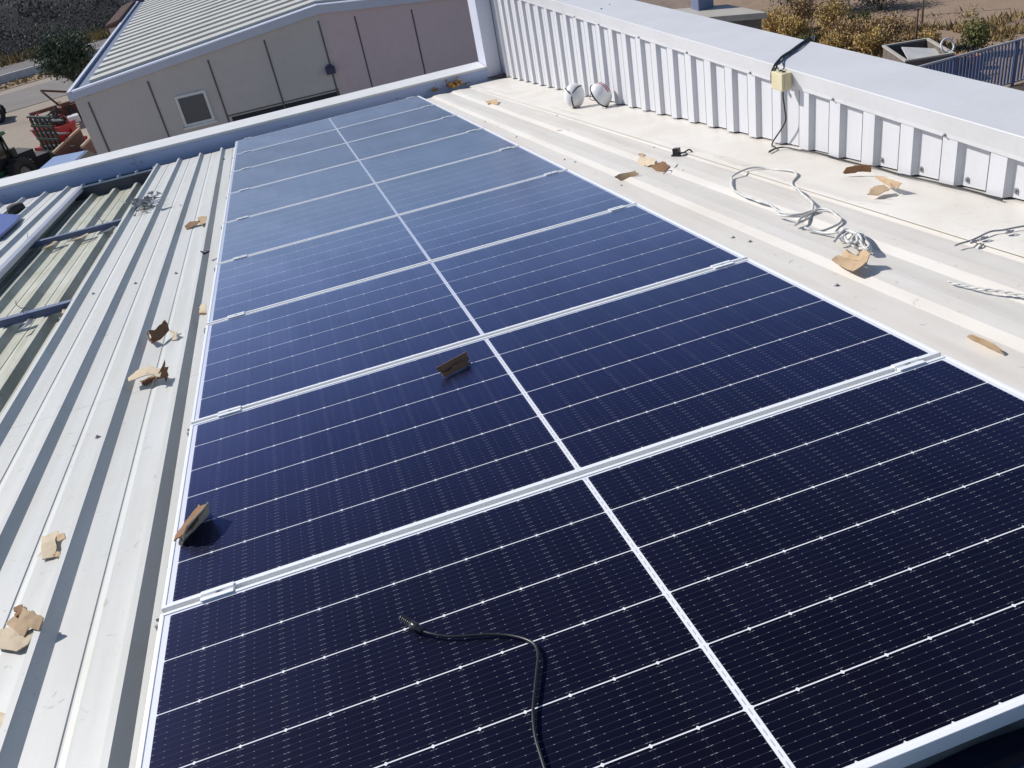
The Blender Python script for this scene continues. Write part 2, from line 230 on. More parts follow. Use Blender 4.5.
M_ROOF = roof_paint('white_roof_paint', (0.60, 0.605, 0.585), (0.36, 0.34, 0.28), 0.30)
M_ROOF2 = roof_paint('white_roof_paint_warm', (0.71, 0.68, 0.63), (0.46, 0.39, 0.31), 0.30)
M_FLASH = roof_paint('flashing_paint', (0.67, 0.645, 0.60), (0.46, 0.39, 0.29), 0.32, (1.2, 1.2, 1))
M_OLD = roof_paint('old_fibre_sheet', (0.56, 0.555, 0.47), (0.20, 0.20, 0.10), 0.6, (7, 0.5, 1))
M_CLAD = paint('wall_cladding_paint', (0.60, 0.605, 0.635), 0.42, 0.12, (0.4, 0.38, 0.33), 4, streak=(1, 3, 0.3))
M_COPE = paint('coping_paint', (0.63, 0.63, 0.645), 0.45, 0.16, (0.36, 0.36, 0.36), 2.5, bump=0.04)
M_FARP = paint('parapet_shade_blue', (0.40, 0.49, 0.72), 0.5, 0.25, (0.3, 0.33, 0.42), 2.0)  # blue cast of the shaded face is put into this colour
M_CAP = paint('parapet_cap_paint', (0.68, 0.68, 0.68), 0.5, 0.2, (0.42, 0.4, 0.3), 3.0)
M_ALU = paint('anodised_aluminium', (0.84, 0.85, 0.86), 0.36, 0.06, (0.4, 0.4, 0.4), 8, metal=0.1)
M_RAIL = paint('mill_aluminium', (0.42, 0.42, 0.40), 0.5, 0.10, (0.3, 0.3, 0.28), 10, metal=0.45)
M_STEEL = paint('galvanised_steel', (0.35, 0.36, 0.38), 0.4, 0.2, (0.15, 0.14, 0.12), 20, metal=0.7)
M_DARKST = paint('shaded_gutter_steel', (0.08, 0.085, 0.10), 0.6, 0.4, (0.04, 0.035, 0.03), 8)  # dark tone puts the parapet's shade over the gutter into the colour
M_PURLIN = paint('purlin_steel_shade_blue', (0.13, 0.16, 0.27), 0.5, 0.25, (0.08, 0.07, 0.06), 12, metal=0.1)  # steel darkened and blued so the colour carries the purlins' shade
M_DARK = paint('dark_void', (0.025, 0.028, 0.035), 0.8, 0.2, (0.05, 0.04, 0.03), 6)
M_BLACK = paint('black_rubber', (0.008, 0.008, 0.009), 0.34, 0.06, (0.05, 0.055, 0.05), 20)
M_SOCKET = paint('connector_plastic', (0.012, 0.012, 0.014), 0.3, 0.1, (0.05, 0.05, 0.05), 30)
M_WCABLE = paint('white_cable_sheath', (0.62, 0.62, 0.60), 0.45, 0.45, (0.25, 0.24, 0.22), 22)
M_GCABLE = paint('grey_cable_sheath', (0.30, 0.31, 0.33), 0.45, 0.5, (0.10, 0.10, 0.10), 22)
M_BOX = paint('yellowed_plastic', (0.62, 0.56, 0.36), 0.5, 0.25, (0.36, 0.28, 0.14), 14)
M_WHITE = paint('white_plastic', (0.72, 0.72, 0.73), 0.35, 0.12, (0.4, 0.4, 0.4), 20)
M_STRIPE = paint('crimson_stripe_paint', (0.35, 0.03, 0.09), 0.4, 0.1, (0.2, 0.1, 0.1), 30)
M_SHEET = paint('dirty_silver_foil', (0.42, 0.43, 0.43), 0.35, 0.55, (0.05, 0.05, 0.045), 24, metal=0.5)
M_BLUESH = paint('blue_plastic_sheet', (0.03, 0.07, 0.30), 0.4, 0.2, (0.02, 0.03, 0.1), 8)
M_DARKFILL = paint('dark_area_filler', (0.012, 0.022, 0.055), 0.45, 0.5, (0.006, 0.008, 0.012), 7)  # stands in for the dark area before the nearest panel
M_MAROON = paint('maroon_patch', (0.055, 0.025, 0.035), 0.75, 0.5, (0.03, 0.02, 0.02), 20)

def cardboard(name, col, dark):
    m = NT(name); oc = m.n('ShaderNodeTexCoord').outputs['Object']
    w = m.n('ShaderNodeTexWave'); w.inputs['Scale'].default_value = 90; w.inputs['Distortion'].default_value = 1.2; m.l(oc, w.inputs['Vector'])
    n = m.noise(30, 5, vec=oc)
    c = m.mix(m.m('MULTIPLY', w.outputs['Fac'], 0.18), col, dark)
    c = m.mix(m.ramp(n, [(0.45, (0, 0, 0)), (0.8, (0.8, 0.8, 0.8))]), c, dark)
    m.set(Base_Color=c, Roughness=0.85, Specular_IOR_Level=0.15); m.bump(w.outputs['Fac'], 0.25, 0.002); return m.mat
M_CARD = cardboard('tan_cardboard', (0.50, 0.37, 0.24), (0.32, 0.21, 0.12))
M_CARDP = cardboard('pale_cardboard', (0.62, 0.52, 0.38), (0.42, 0.33, 0.22))
M_CARDB = cardboard('brown_and_shaded_cardboard', (0.26, 0.15, 0.085), (0.15, 0.08, 0.045))  # brown board; also paints in the shade on flaps turned from the sun

# photovoltaic laminate: white backsheet grid, half cells with chamfered corners, bus wires, under a glass coat
CELL_SPEC = 0.07; GL_POW = 4.9; GL_AMT = 2.5; GL_ROUGH = 0.31; GL_COL = (0.80, 0.815, 1.0, 1)
def cell_material():
    m = NT('photovoltaic_cells'); tc = m.n('ShaderNodeTexCoord').outputs['Object']
    sp = m.n('ShaderNodeSeparateXYZ'); m.l(tc, sp.inputs[0]); X, Y = sp.outputs[0], sp.outputs[1]
    ax = m.m('ABSOLUTE', m.m('SUBTRACT', X, PW / 2))
    CP = 0.0925; RP = 0.1832
    cu = m.m('DIVIDE', m.m('SUBTRACT', ax, 0.0075), CP)
    cf = m.m('FRACT', cu)
    dx = m.m('MULTIPLY', m.m('MINIMUM', cf, m.m('SUBTRACT', 1.0, cf)), CP)
    ru = m.m('DIVIDE', m.m('SUBTRACT', Y, (PD - 6 * RP) / 2), RP)
    rf = m.m('FRACT', ru)
    dy = m.m('MULTIPLY', m.m('MINIMUM', rf, m.m('SUBTRACT', 1.0, rf)), RP)
    bf = m.m('FRACT', m.m('MULTIPLY', rf, 10.0))
    db = m.m('MULTIPLY', m.m('ABSOLUTE', m.m('SUBTRACT', bf, 0.5)), RP / 10)
    lt = lambda a, b: m.m('LESS_THAN', a, b)
    rowgap = lt(dy, 0.0015)
    diamond = lt(m.m('ADD', dx, dy), 0.0052)
    mid = lt(ax, 0.0075)
    edge = m.m('GREATER_THAN', ax, 0.0075 + 12 * CP - 0.0005)
    edge2 = m.m('GREATER_THAN', m.m('ABSOLUTE', m.m('SUBTRACT', ru, 3.0)), 3.0)
    white = m.m('MAXIMUM', m.m('MAXIMUM', rowgap, diamond), m.m('MAXIMUM', mid, m.m('MAXIMUM', edge, edge2)))
    bus = m.m('MULTIPLY', lt(db, 0.00022), 0.10)
    dash = m.m('MULTIPLY', lt(db, 0.00042), m.m('MULTIPLY', lt(dx, 0.0068), m.m('GREATER_THAN', dx, 0.0012)))
    pad = m.m('MULTIPLY', lt(db, 0.0006), m.m('MULTIPLY', lt(m.m('ABSOLUTE', m.m('SUBTRACT', dx, 0.028)), 0.0016), 0.35))
    colgap = m.m('MULTIPLY', lt(dx, 0.00035), 0.03)
    metal = m.m('MAXIMUM', m.m('MAXIMUM', bus, m.m('MULTIPLY', dash, 0.5)), m.m('MAXIMUM', pad, colgap))
    # small tone differences from cell to cell
    cmb = m.n('ShaderNodeCombineXYZ'); m.l(m.m('FLOOR', m.m('DIVIDE', m.m('SUBTRACT', X, PW / 2), CP)), cmb.inputs[0]); m.l(m.m('FLOOR', ru), cmb.inputs[1])
    oi = m.n('ShaderNodeObjectInfo'); m.l(m.m('MULTIPLY', oi.outputs['Random'], 50.0), cmb.inputs[2])
    wnz = m.n('ShaderNodeTexWhiteNoise'); m.l(cmb.outputs[0], wnz.inputs['Vector'])
    cell = m.mix(wnz.outputs['Value'], (0.0018, 0.0023, 0.0070), (0.0028, 0.0033, 0.0105))
    n = m.noise(5, 5, vec=tc)
    cell = m.mix(m.m('MULTIPLY', n, 0.012), cell, (0.25, 0.23, 0.2))
    c = m.mix(metal, cell, (0.62, 0.64, 0.68))
    midw = m.mix(m.m('MULTIPLY', lt(ax, 0.0012), m.m('GREATER_THAN', m.m('FRACT', m.m('MULTIPLY', ru, 7.0)), 0.35)), (0.74, 0.75, 0.77), (0.40, 0.42, 0.45))
    c = m.mix(white, c, midw)
    m.set(Base_Color=c, Roughness=0.5, Specular_IOR_Level=CELL_SPEC)
    m.b.inputs['Specular Tint'].default_value = (0.07, 0.08, 1.0, 1)
    # anti-reflective textured cover glass: hardly any reflection face-on, a hazy one at grazing angles
    lw = m.n('ShaderNodeLayerWeight'); lw.inputs['Blend'].default_value = 0.5
    fr = m.m('MULTIPLY_ADD', m.m('POWER', lw.outputs['Facing'], GL_POW), GL_AMT, 0.004)
    gl = m.n('ShaderNodeBsdfGlossy'); gl.inputs['Roughness'].default_value = GL_ROUGH; m.l(m.ramp(lw.outputs['Facing'], [(0.30, (0.30, 0.36, 1.0)), (0.56, (0.36, 0.42, 1.0)), (0.70, (0.60, 0.66, 1.0)), (0.80, (0.80, 0.84, 1.0))]), gl.inputs['Color'])
    smear = m.noise(3.0, 6, vec=tc, rough=0.6, sc=(1, .4, 1))
    m.l(m.m('MULTIPLY_ADD', smear, 0.16, GL_ROUGH - 0.08), gl.inputs['Roughness'])
    fr = m.m('MULTIPLY', fr, m.m('MULTIPLY_ADD', smear, 0.5, 0.75)); fr = m.m('MINIMUM', fr, m.m('MULTIPLY_ADD', smear, 0.16, 0.54))
    fr = m.m('MULTIPLY', fr, m.m('MULTIPLY_ADD', oi.outputs['Random'], 0.16, 0.92))
    mx = m.n('ShaderNodeMixShader'); m.l(fr, mx.inputs[0]); m.l(m.b.outputs[0], mx.inputs[1]); m.l(gl.outputs[0], mx.inputs[2])
    m.l(mx.outputs[0], m.t.nodes['Material Output'].inputs['Surface'])
    return m.mat
M_CELL = cell_material()

def ground_mat(name, stops, scale=0.25, bump=0.3):
    m = NT(name); oc = m.n('ShaderNodeTexCoord').outputs['Object']
    a = m.noise(scale, 8, vec=oc, rough=0.65, dist=0.5); b = m.noise(scale * 14, 6, vec=oc, rough=0.7)
    c = m.ramp(a, stops); c = m.mix(m.m('MULTIPLY', b, 0.5), c, tuple(x * 0.55 for x in stops[0][1]))
    m.set(Base_Color=c, Roughness=0.95, Specular_IOR_Level=0.1); m.bump(b, bump, 0.08); return m.mat
M_GRAVEL = ground_mat('gravel_yard', [(0.3, (0.30, 0.25, 0.20)), (0.5, (0.36, 0.31, 0.26)), (0.7, (0.40, 0.35, 0.30))])
M_DIRT = ground_mat('reddish_dirt', [(0.3, (0.29, 0.205, 0.145)), (0.5, (0.34, 0.25, 0.185)), (0.7, (0.25, 0.185, 0.135))])
M_ASPH = ground_mat('old_asphalt', [(0.3, (0.19, 0.18, 0.175)), (0.7, (0.24, 0.225, 0.215))], 0.5, 0.1)
M_YARD = ground_mat('pale_yard_concrete', [(0.3, (0.22, 0.20, 0.19)), (0.7, (0.28, 0.26, 0.245))], 0.4, 0.1)
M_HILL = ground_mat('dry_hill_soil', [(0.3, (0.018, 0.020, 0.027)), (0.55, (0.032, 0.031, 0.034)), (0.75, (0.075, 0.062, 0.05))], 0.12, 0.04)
def leafm(name, a, b):
    m = NT(name); oc = m.n('ShaderNodeTexCoord').outputs['Object']
    n = m.noise(1.7, 5, vec=oc)
    m.set(Base_Color=m.mix(m.ramp(n, [(0.4, (0, 0, 0)), (0.62, (1, 1, 1))]), a, b), Roughness=0.75, Specular_IOR_Level=0.2); return m.mat
M_OLIVE = leafm('olive_leaves', (0.05, 0.075, 0.05), (0.10, 0.13, 0.085))
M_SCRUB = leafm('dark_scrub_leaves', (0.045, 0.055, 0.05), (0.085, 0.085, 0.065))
M_BUSHY = leafm('yellow_autumn_leaves', (0.52, 0.37, 0.14), (0.32, 0.24, 0.11))
M_BUSHO = leafm('rusty_brown_leaves', (0.40, 0.27, 0.14), (0.26, 0.19, 0.11))
M_BUSHG = leafm('green_weed_leaves', (0.19, 0.19, 0.07), (0.12, 0.115, 0.05))
M_DRY = leafm('dry_grass_blades', (0.38, 0.28, 0.13), (0.22, 0.17, 0.08))
M_LITTER = leafm('fallen_yellow_leaves', (0.42, 0.24, 0.06), (0.24, 0.13, 0.05))
M_BARK = paint('bark', (0.09, 0.07, 0.055), 0.9, 0.4, (0.04, 0.03, 0.025), 6)
M_WALLP = paint('grey_render', (0.60, 0.55, 0.51), 0.8, 0.15, (0.25, 0.22, 0.21), 0.5)
M_WALLQ = paint('pinkish_grey_render', (0.66, 0.52, 0.52), 0.8, 0.15, (0.27, 0.21, 0.2), 0.5)
M_JOINT = paint('joint_sealant', (0.12, 0.11, 0.11), 0.8)
M_NROOF = paint('pale_corrugated_roof', (0.52, 0.51, 0.47), 0.6, 0.35, (0.28, 0.26, 0.22), 1.2)
M_TRIM = paint('lavender_grey_trim', (0.55, 0.57, 0.66), 0.5, 0.15, (0.4, 0.42, 0.5), 2)
M_FRAMEW = paint('window_frame_paint', (0.78, 0.77, 0.73), 0.5)
M_PANE = paint('dark_shutter_slats', (0.10, 0.105, 0.12), 0.3, 0.1, (0.05, 0.05, 0.06), 6)
M_NAVY = paint('navy_plastic', (0.02, 0.03, 0.09), 0.5)
M_GREEN = paint('green_machine_paint', (0.012, 0.11, 0.05), 0.4, 0.3, (0.03, 0.04, 0.03), 5)
M_RED = paint('red_machine_paint', (0.42, 0.02, 0.03), 0.35, 0.25, (0.12, 0.03, 0.02), 4)
M_RUST = paint('rusty_iron', (0.13, 0.055, 0.04), 0.8, 0.5, (0.06, 0.03, 0.02), 5)
M_DGREEN = paint('dark_green_iron', (0.012, 0.028, 0.022), 0.6, 0.4, (0.05, 0.04, 0.03), 6)
M_TYRE = paint('tyre_rubber', (0.02, 0.02, 0.02), 0.85, 0.3, (0.08, 0.07, 0.06), 6)
M_CARP = paint('pale_blue_car_paint', (0.22, 0.29, 0.48), 0.3, 0.1, (0.2, 0.2, 0.2), 4)
M_GLASS = paint('dark_car_glass', (0.02, 0.025, 0.03), 0.1, 0.05)
M_WOOD = paint('weathered_plank', (0.42, 0.31, 0.23), 0.8, 0.35, (0.22, 0.15, 0.1), 3)
M_BRICK = paint('red_brown_side_board', (0.12, 0.06, 0.05), 0.8, 0.4, (0.07, 0.04, 0.035), 3)
M_FENCE = paint('blue_fence_paint', (0.075, 0.12, 0.25), 0.5, 0.2, (0.1, 0.12, 0.2), 3)
M_FTOP = paint('pale_fence_rail', (0.34, 0.37, 0.43), 0.5, 0.2)
M_SHEDR = paint('weathered_slab_roof', (0.42, 0.40, 0.36), 0.8, 0.4, (0.25, 0.22, 0.18), 2)
M_SHEDT = paint('brown_tiled_roof', (0.26, 0.20, 0.16), 0.8, 0.5, (0.12, 0.09, 0.075), 3)
M_SHEDW = paint('dark_shed_wall', (0.11, 0.09, 0.085), 0.85, 0.3)
M_VENT = paint('slate_blue_vent_paint', (0.12, 0.16, 0.27), 0.6, 0.3)
M_TERRA = paint('terracotta_clay', (0.38, 0.15, 0.07), 0.8, 0.3)
M_BARR = paint('white_barrier_paint', (0.55, 0.55, 0.55), 0.7, 0.3)

# ------------------------------------------------------------------ terrain
def sheet(name, pts, z, mat, kind='structure'):
    b = MB(); b.add([(x, y, z) for x, y in pts], [tuple(range(len(pts)))]); o = b.build(name, mat); tag(o, kind=kind); return o
GZ = -6.5
g = MB(); g.add([(-1500, -1500, GZ), (1500, -1500, GZ), (1500, 1500, GZ), (-1500, 1500, GZ)], [(0, 1, 2, 3)])
tag(g.build('ground', M_GRAVEL), kind='structure')
sheet('dirt_field', [(11, -40), (300, -40), (300, 300), (11, 300)], GZ + 0.02, M_DIRT)
def strip(name, x0, y0, dirx, diry, w0, w1, z, mat, L0=-70, L1=60):
    d = Vector((dirx, diry)).normalized(); n = Vector((-d.y, d.x)); p = Vector((x0, y0))
    a = [p + d * L0 + n * w0, p + d * L1 + n * w0, p + d * L1 + n * w1, p + d * L0 + n * w1]
    return sheet(name, [(q.x, q.y) for q in a], z, mat)
RD = (1.0, 0.45)
strip('yard_pavement', -14, 62, *RD, -8.5, -1.3, GZ + 0.02, M_YARD)
strip('grass_verge', -14, 66, *RD, -3.0, 0.5, GZ + 0.025, M_DIRT)
strip('road', -14, 67.6, *RD, 0.9, 7.5, GZ + 0.03, M_ASPH)
# hillside: slopes up behind the road, as one sheet sunk into the ground at its foot
hb = MB(); nx, ny = 70, 44; hv = []
for j in range(ny):
    for i in range(nx):
        d = Vector(RD).normalized(); nn = Vector((-d.y, d.x))
        s_ = -140 + i * 4.4; t_ = 9.0 + j * j * 0.075
        p = Vector((-14, 67.6)) + d * s_ + nn * t_
        h = max(0, t_ - 10.5); z = GZ - 0.25 + h * 0.17 + noise.noise(Vector((p.x * 0.07, p.y * 0.07, 0))) * min(h * 0.12, 2.2)
        hv.append((p.x, p.y, z))
hb.add(hv, [(j * nx + i, j * nx + i + 1, (j + 1) * nx + i + 1, (j + 1) * nx + i) for j in range(ny - 1) for i in range(nx - 1)], True)
hill = hb.build('hill', M_HILL); tag(hill, kind='structure')

def leafball(b, c, rx, ry, rz, n, size, rng, lump=0.35, hollow=0.3):
    """n leaf clumps (small bent quads) scattered through an uneven crown volume"""
    sd_ = rng.random() * 50
    for _ in range(n):
        while True:
            v = Vector((rng.uniform(-1, 1), rng.uniform(-1, 1), rng.uniform(-1, 1)))
            if hollow < v.length < 1: break
        d = v.normalized(); k = 1 + lump * noise.noise(d * 1.8 + Vector((sd_, 0, 0))) * 1.8
        if noise.noise(v * 3.1 + Vector((0, sd_, 0))) < -0.16: continue
        p = Vector((c[0] + v.x * rx * k, c[1] + v.y * ry * k, c[2] + v.z * rz * k))
        a = Vector((rng.gauss(0, 1), rng.gauss(0, 1), rng.gauss(0, 1))).normalized(); u = a.orthogonal().normalized(); w = a.cross(u)
        s = size * rng.uniform(0.6, 1.4)
        b.add([p - u * s, p + w * s * 0.55, p + u * s, p - w * s * 0.55], [(0, 1, 2, 3)])
# scrub over the hill (uncountable)
rs = random.Random(3); sb = MB()
for k in range(900):
    i = rs.randrange(14, 58); j = int(2 + 30 * rs.random() ** 1.3)
    x, y, z = hv[j * nx + i]; r = rs.uniform(0.7, 1.9) * (1 + j * 0.02)
    x += rs.uniform(-2, 2); y += rs.uniform(-1, 1)
    leafball(sb, (x, y, z + r * 0.45), r * 1.3, r * 1.3, r * 0.75, 240, 0.075 * (1 + j * 0.03), rs, hollow=0.45)
tag(sb.build('hillside_scrub', M_SCRUB, recalc=False), 'dark scrub bushes massed over the shaded hillside at top left', 'scrub', kind='stuff')
gb_ = MB()
d = Vector(RD).normalized(); nn_ = Vector((-d.y, d.x))
for k in range(5200):
    band = rs.random()
    t = rs.uniform(8.0, 11.5) if band < .6 else rs.uniform(-4.2, -1.6); s = rs.uniform(-26, 14)
    p = Vector((-14, 67.6)) + d * s + nn_ * t; h = rs.uniform(0.15, 0.7) * (1.2 if band < .6 else .35)
    a = rs.uniform(0, 6.28); q = Vector((math.cos(a), math.sin(a))) * 0.10
    gb_.add([(p.x - q.x, p.y - q.y, GZ), (p.x + q.x, p.y + q.y, GZ), (p.x + q.x * 3 * rs.uniform(-1, 1), p.y + q.y * 2, GZ + h)], [(0, 1, 2)])
tag(gb_.build('roadside_grass', M_DRY, recalc=False), 'dry yellowish grass along both sides of the road', 'grass', kind='stuff')

# low white barrier beside the road
bar = MB(); L = Matrix.Translation((-14, 66.4, GZ)) @ Matrix.Rotation(math.atan2(RD[1], RD[0]), 4, 'Z')
bar.prism([(-0.16, 0), (0.16, 0), (0.10, 0.5), (-0.10, 0.5)], 'x', -40, 16, m=L)
ob = bar.build('road_barrier', M_BARR); tag(ob, 'long low white barrier wall running along the near edge of the road', 'barrier')

# olive-like tree by the neighbour's eave
def tree(name, x, y, z0, trunk_h, crown, leafmat, label, cat, group, n, size, seed, limbs=6):
    e = empty(name, wmat(x, y, z0), label, cat, group); rg = random.Random(seed)
    t = MB(); t.tube([(0, 0, -0.1), (0.06, 0.03, trunk_h * 0.5), (-0.05, 0.05, trunk_h), (0.05, 0, trunk_h + crown[2] * 0.6)], 0.16, 8)
    for k in range(limbs):
        a = k * 6.28 / limbs + rg.random(); rr = crown[0] * rg.uniform(0.45, 0.8)
        t.tube([(0, 0, trunk_h * rg.uniform(0.7, 1.0)), (math.cos(a) * rr * 0.5, math.sin(a) * rr * 0.5, trunk_h + crown[2] * 0.4),
                (math.cos(a) * rr, math.sin(a) * rr, trunk_h + crown[2] * rg.uniform(0.8, 1.4))], 0.05, 6, sub=3)
    t.build('trunk', M_BARK, e)
    c = MB()
    for k in range(9):
        a = k * 2.4; q = 0.42 if k else 0
        leafball(c, (math.cos(a) * crown[0] * q, math.sin(a) * crown[1] * q, trunk_h + crown[2] * (1 + 0.25 * math.sin(k * 1.7))),
                 crown[0] * 0.68, crown[1] * 0.68, crown[2] * 0.72, n // 9, size, rg, hollow=0.35)
    c.build('crown', leafmat, e, recalc=False)
    return e
tree('olive_tree', -9.45, 51.2, GZ, 0.95, (1.5, 1.5, 1.3), M_OLIVE, 'round dark green olive tree beside the road, left of the neighbouring roof', 'tree', None, 15000, 0.068, 5)

# ------------------------------------------------------------------ neighbouring gabled building
nb = empty('gabled_warehouse', wmat(2.35, 25, GZ), 'grey gabled industrial building with a pale ribbed roof beyond the far parapet', 'building')
HW = 7.05; EZ = 4.12; RZ = 4.86; NL = 24
w = MB(); w.prism([(-HW, 0), (HW, 0), (HW, EZ - 0.12), (0, RZ - 0.12), (-HW, EZ - 0.12)], 'y', 0.0, NL); w.build('wall', M_WALLP, nb)
w = MB(); z_at = lambda x: EZ + (RZ - EZ) * (1 - abs(x) / HW)
w.prism([(0.05, 0.02), (HW - 0.01, 0.02), (HW - 0.01, EZ - 0.14), (0.05, RZ - 0.14)], 'y', -0.012, 0.0); w.build('wall', M_WALLQ, nb)['label'] = 'pinkish grey right half of the gable wall'
for x in (-6.72, -5.04, -3.31, -1.67, -0.07, 0.96, 2.6, 4.6): 
    j = MB(); j.box(x - 0.022, x + 0.022, -0.02, -0.013 if x > 0.05 else -0.001, 0.1, z_at(x) - 0.3); j.build('panel_joint', M_JOINT, nb)
def slope(side):
    r = MB(); n = 0; pts = []
    ang = math.atan2(RZ - EZ, HW)
    y = 0.28
    while y < NL:
        pts += [(y, 0.0), (y + 0.04, 0.15), (y + 0.62, 0.15), (y + 0.86, 0.0)]; y += 1.12
    vs = []
    for t in (0, 1):
        x = side * HW * (1 - t) if side else 0
        x = side * (HW - 0.50) * (1 - t); zb = z_at(x) + 0.02
        vs += [(x, py, zb + pz) for py, pz in pts]
    m_ = len(pts); r.add(vs, [(i, i + 1, m_ + i + 1, m_ + i) for i in range(m_ - 1)])
    return r
for sd2 in (-1, 1): slope(sd2).build('roof_sheet', M_NROOF, nb)
t = MB()
for sd2 in (-1, 1):      # verge trims on the gable edge
    a = [(0, RZ - 0.13), (sd2 * HW, EZ - 0.12), (sd2 * HW, EZ + 0.07), (0, RZ + 0.10)]
    t.prism(a if sd2 > 0 else a[::-1], 'y', -0.09, -0.021)
    t.prism([(0, RZ + 0.06), (sd2 * HW, EZ + 0.05), (sd2 * HW, EZ + 0.092), (0, RZ + 0.102)], 'y', -0.0205, 0.27)
t.build('verge_trim', M_TRIM, nb)
for sd2 in (-1, 1): t = MB(); t.box(sd2 * HW - (0.0 if sd2 > 0 else 0.10), sd2 * HW + (0.10 if sd2 > 0 else 0.0), -0.09, NL, EZ - 0.15, EZ + 0.11); t.build('eave_gutter', M_TRIM, nb)
t = MB(); t.box(-HW + 0.01, -HW + 0.45, 0.0, NL, EZ - 0.10, EZ + 0.03); t.build('gutter_bed', M_VENT, nb)
t = MB(); t.prism([(-0.35, RZ + 0.03), (0, RZ + 0.10), (0.35, RZ + 0.03)], 'y', -0.02, NL); t.build('ridge_cap', M_NROOF, nb)
wd = MB()
wx0, wx1, wz0, wz1 = -4.52, -3.66, 2.62, 3.48
wd.box(wx0, wx0 + .07, -0.06, 0, wz0, wz1); wd.box(wx1 - .07, wx1, -0.06, 0, wz0, wz1); wd.box(wx0 + .07, wx1 - .07, -0.06, 0, wz0, wz0 + .07); wd.box(wx0 + .07, wx1 - .07, -0.06, 0, wz1 - .07, wz1)
wf = wd.build('window', M_FRAMEW, nb)
p = MB(); p.box(wx0 + .071, wx1 - .071, -0.03, 0.0, wz0 + .071, wz1 - .071)
for k in range(14): p.box(wx0 + .072, wx1 - .072, -0.035, -0.030, wz0 + .08 + k * .05, wz0 + .105 + k * .05)
p.build('shutter', M_PANE, wf)
s = MB(); s.box(wx0 - 0.05, wx1 + 0.05, -0.10, -0.001, wz0 - 0.06, wz0 - 0.003); s.build('sill', M_FRAMEW, wf)
s = MB(); s.box(-3.2, -0.02, -0.008, -0.001, 2.44, 2.58); s.build('vent_slot', M_DARK, nb)
s = MB(); s.box(-3.3, -0.02, -0.03, -0.001, 2.62, 2.65); s.build('drip_rail', M_JOINT, nb)
s = MB(); s.box(-0.24, 0.02, -0.22, -0.013, 3.12, 3.30); s.prism([(-0.22, 3.30), (0.0, 3.30), (-0.05, 3.36), (-0.17, 3.36)], 'y', -0.18, -0.03); s.build('floodlight', M_NAVY, nb)
# taller back roof with a pinkish ridge seen behind the eave, blue tank on it
bk = empty('side_annex', wmat(-5.35, 40.5, GZ), 'narrow lean-to with a pinkish tiled top along the far eave of the gabled warehouse', 'lean-to')
b = MB(); b.box(0, .5, 0, 8, 0, 4.1); b.build('wall', M_WALLQ, bk)
b = MB(); b.prism([(-.1, 4.1), (.52, 4.1), (.52, 4.30), (-.1, 4.18)], 'y', -.1, 8.1)
for k in range(20): b.prism([(-.11, 4.185), (.52, 4.305), (.52, 4.34), (-.11, 4.22)], 'y', k * .4, k * .4 + .2)
b.build('roof', M_BRICK, bk)
tk = empty('water_tank', wmat(-4.3, 50.6, GZ), 'dark blue water tank at the top edge, past the end of the warehouse eave', 'tank')
b = MB(); b.lathe([(.001, 3.6), (.9, 3.6), (.95, 3.7), (.95, 5.0), (.8, 5.15), (.001, 5.25)], 24); b.build('vessel', M_NAVY, tk)
for a in range(4):
    b = MB(); b.box(-.05 + .6 * math.cos(a * 1.571 + .785), .05 + .6 * math.cos(a * 1.571 + .785), -.05 + .6 * math.sin(a * 1.571 + .785), .05 + .6 * math.sin(a * 1.571 + .785), 0, 3.6); b.build('leg', M_STEEL, tk)

# ------------------------------------------------------------------ yard machinery (left)
def wheel(parent, x, y, z, r, wd_, axis='x', tread=14):
    m_ = Matrix.Translation((x, y, z)) @ (Matrix.Rotation(R(90), 4, 'Y') if axis == 'x' else Matrix.Rotation(R(90), 4, 'X'))
    t = MB(); h = wd_ / 2
    t.lathe([(r * .55, -h * .8), (r * .9, -h), (r, -h * .75), (r, h * .75), (r * .9, h), (r * .55, h * .8), (r * .55, -h * .8)], 24, m=m_)
    for k in range(tread):
        t.box(r * .98, r * 1.05, -0.05, 0.05, -h * .85, h * .85, m=m_ @ Matrix.Rotation(k * 6.283 / tread, 4, 'Z'))
    wl = t.build('wheel', M_TYRE, parent)
    c = MB(); c.lathe([(0.001, -h * .3), (r * .5, -h * .5), (r * .56, -h * .6), (r * .56, h * .6), (r * .5, h * .5), (0.001, h * .3)], 20, m=m_); c.build('rim', M_STEEL, wl)
    return wl
# tractor
tr = empty('tractor', wmat(-10.0, 32.0, GZ, R(70)), 'green farm tractor at the left edge of the yard, cut by the frame', 'tractor')
b = MB(); b.prism([(-1.9, .7), (-.1, .7), (-.1, 1.45), (-1.7, 1.25), (-1.95, 1.0)], 'y', -.42, .42); b.box(-.1, 1.3, -.6, .6, .7, 1.2); bevel(b.build('body', M_GREEN, tr), .05)
for x, y in ((0, -.6), (0, .6), (1.15, -.65), (1.15, .65)):
    b = MB(); b.cyl((x, y, 1.2), (x * .9 + .08, y * .92, 2.25), .04, n=8); b.build('cab_post', M_DGREEN, tr)
b = MB(); b.prism([(-.1, 2.24), (1.3, 2.24), (1.25, 2.36), (0.6, 2.42), (-.05, 2.36)], 'y', -.72, .72); bevel(b.build('cab_roof', M_GREEN, tr), .03)
b = MB(); b.box(0.03, 1.12, -.56, -.55, 1.2, 2.2); b.box(0.03, 1.12, .55, .56, 1.2, 2.2); b.box(0.0, 0.01, -.5, .5, 1.2, 2.2); b.build('cab_glass', M_GLASS, tr)
wheel(tr, .95, -.85, .72, .72, .38, 'y'); wheel(tr, .95, .85, .72, .72, .38, 'y'); wheel(tr, -1.35, -.7, .45, .45, .26, 'y'); wheel(tr, -1.35, .7, .45, .45, .26, 'y')
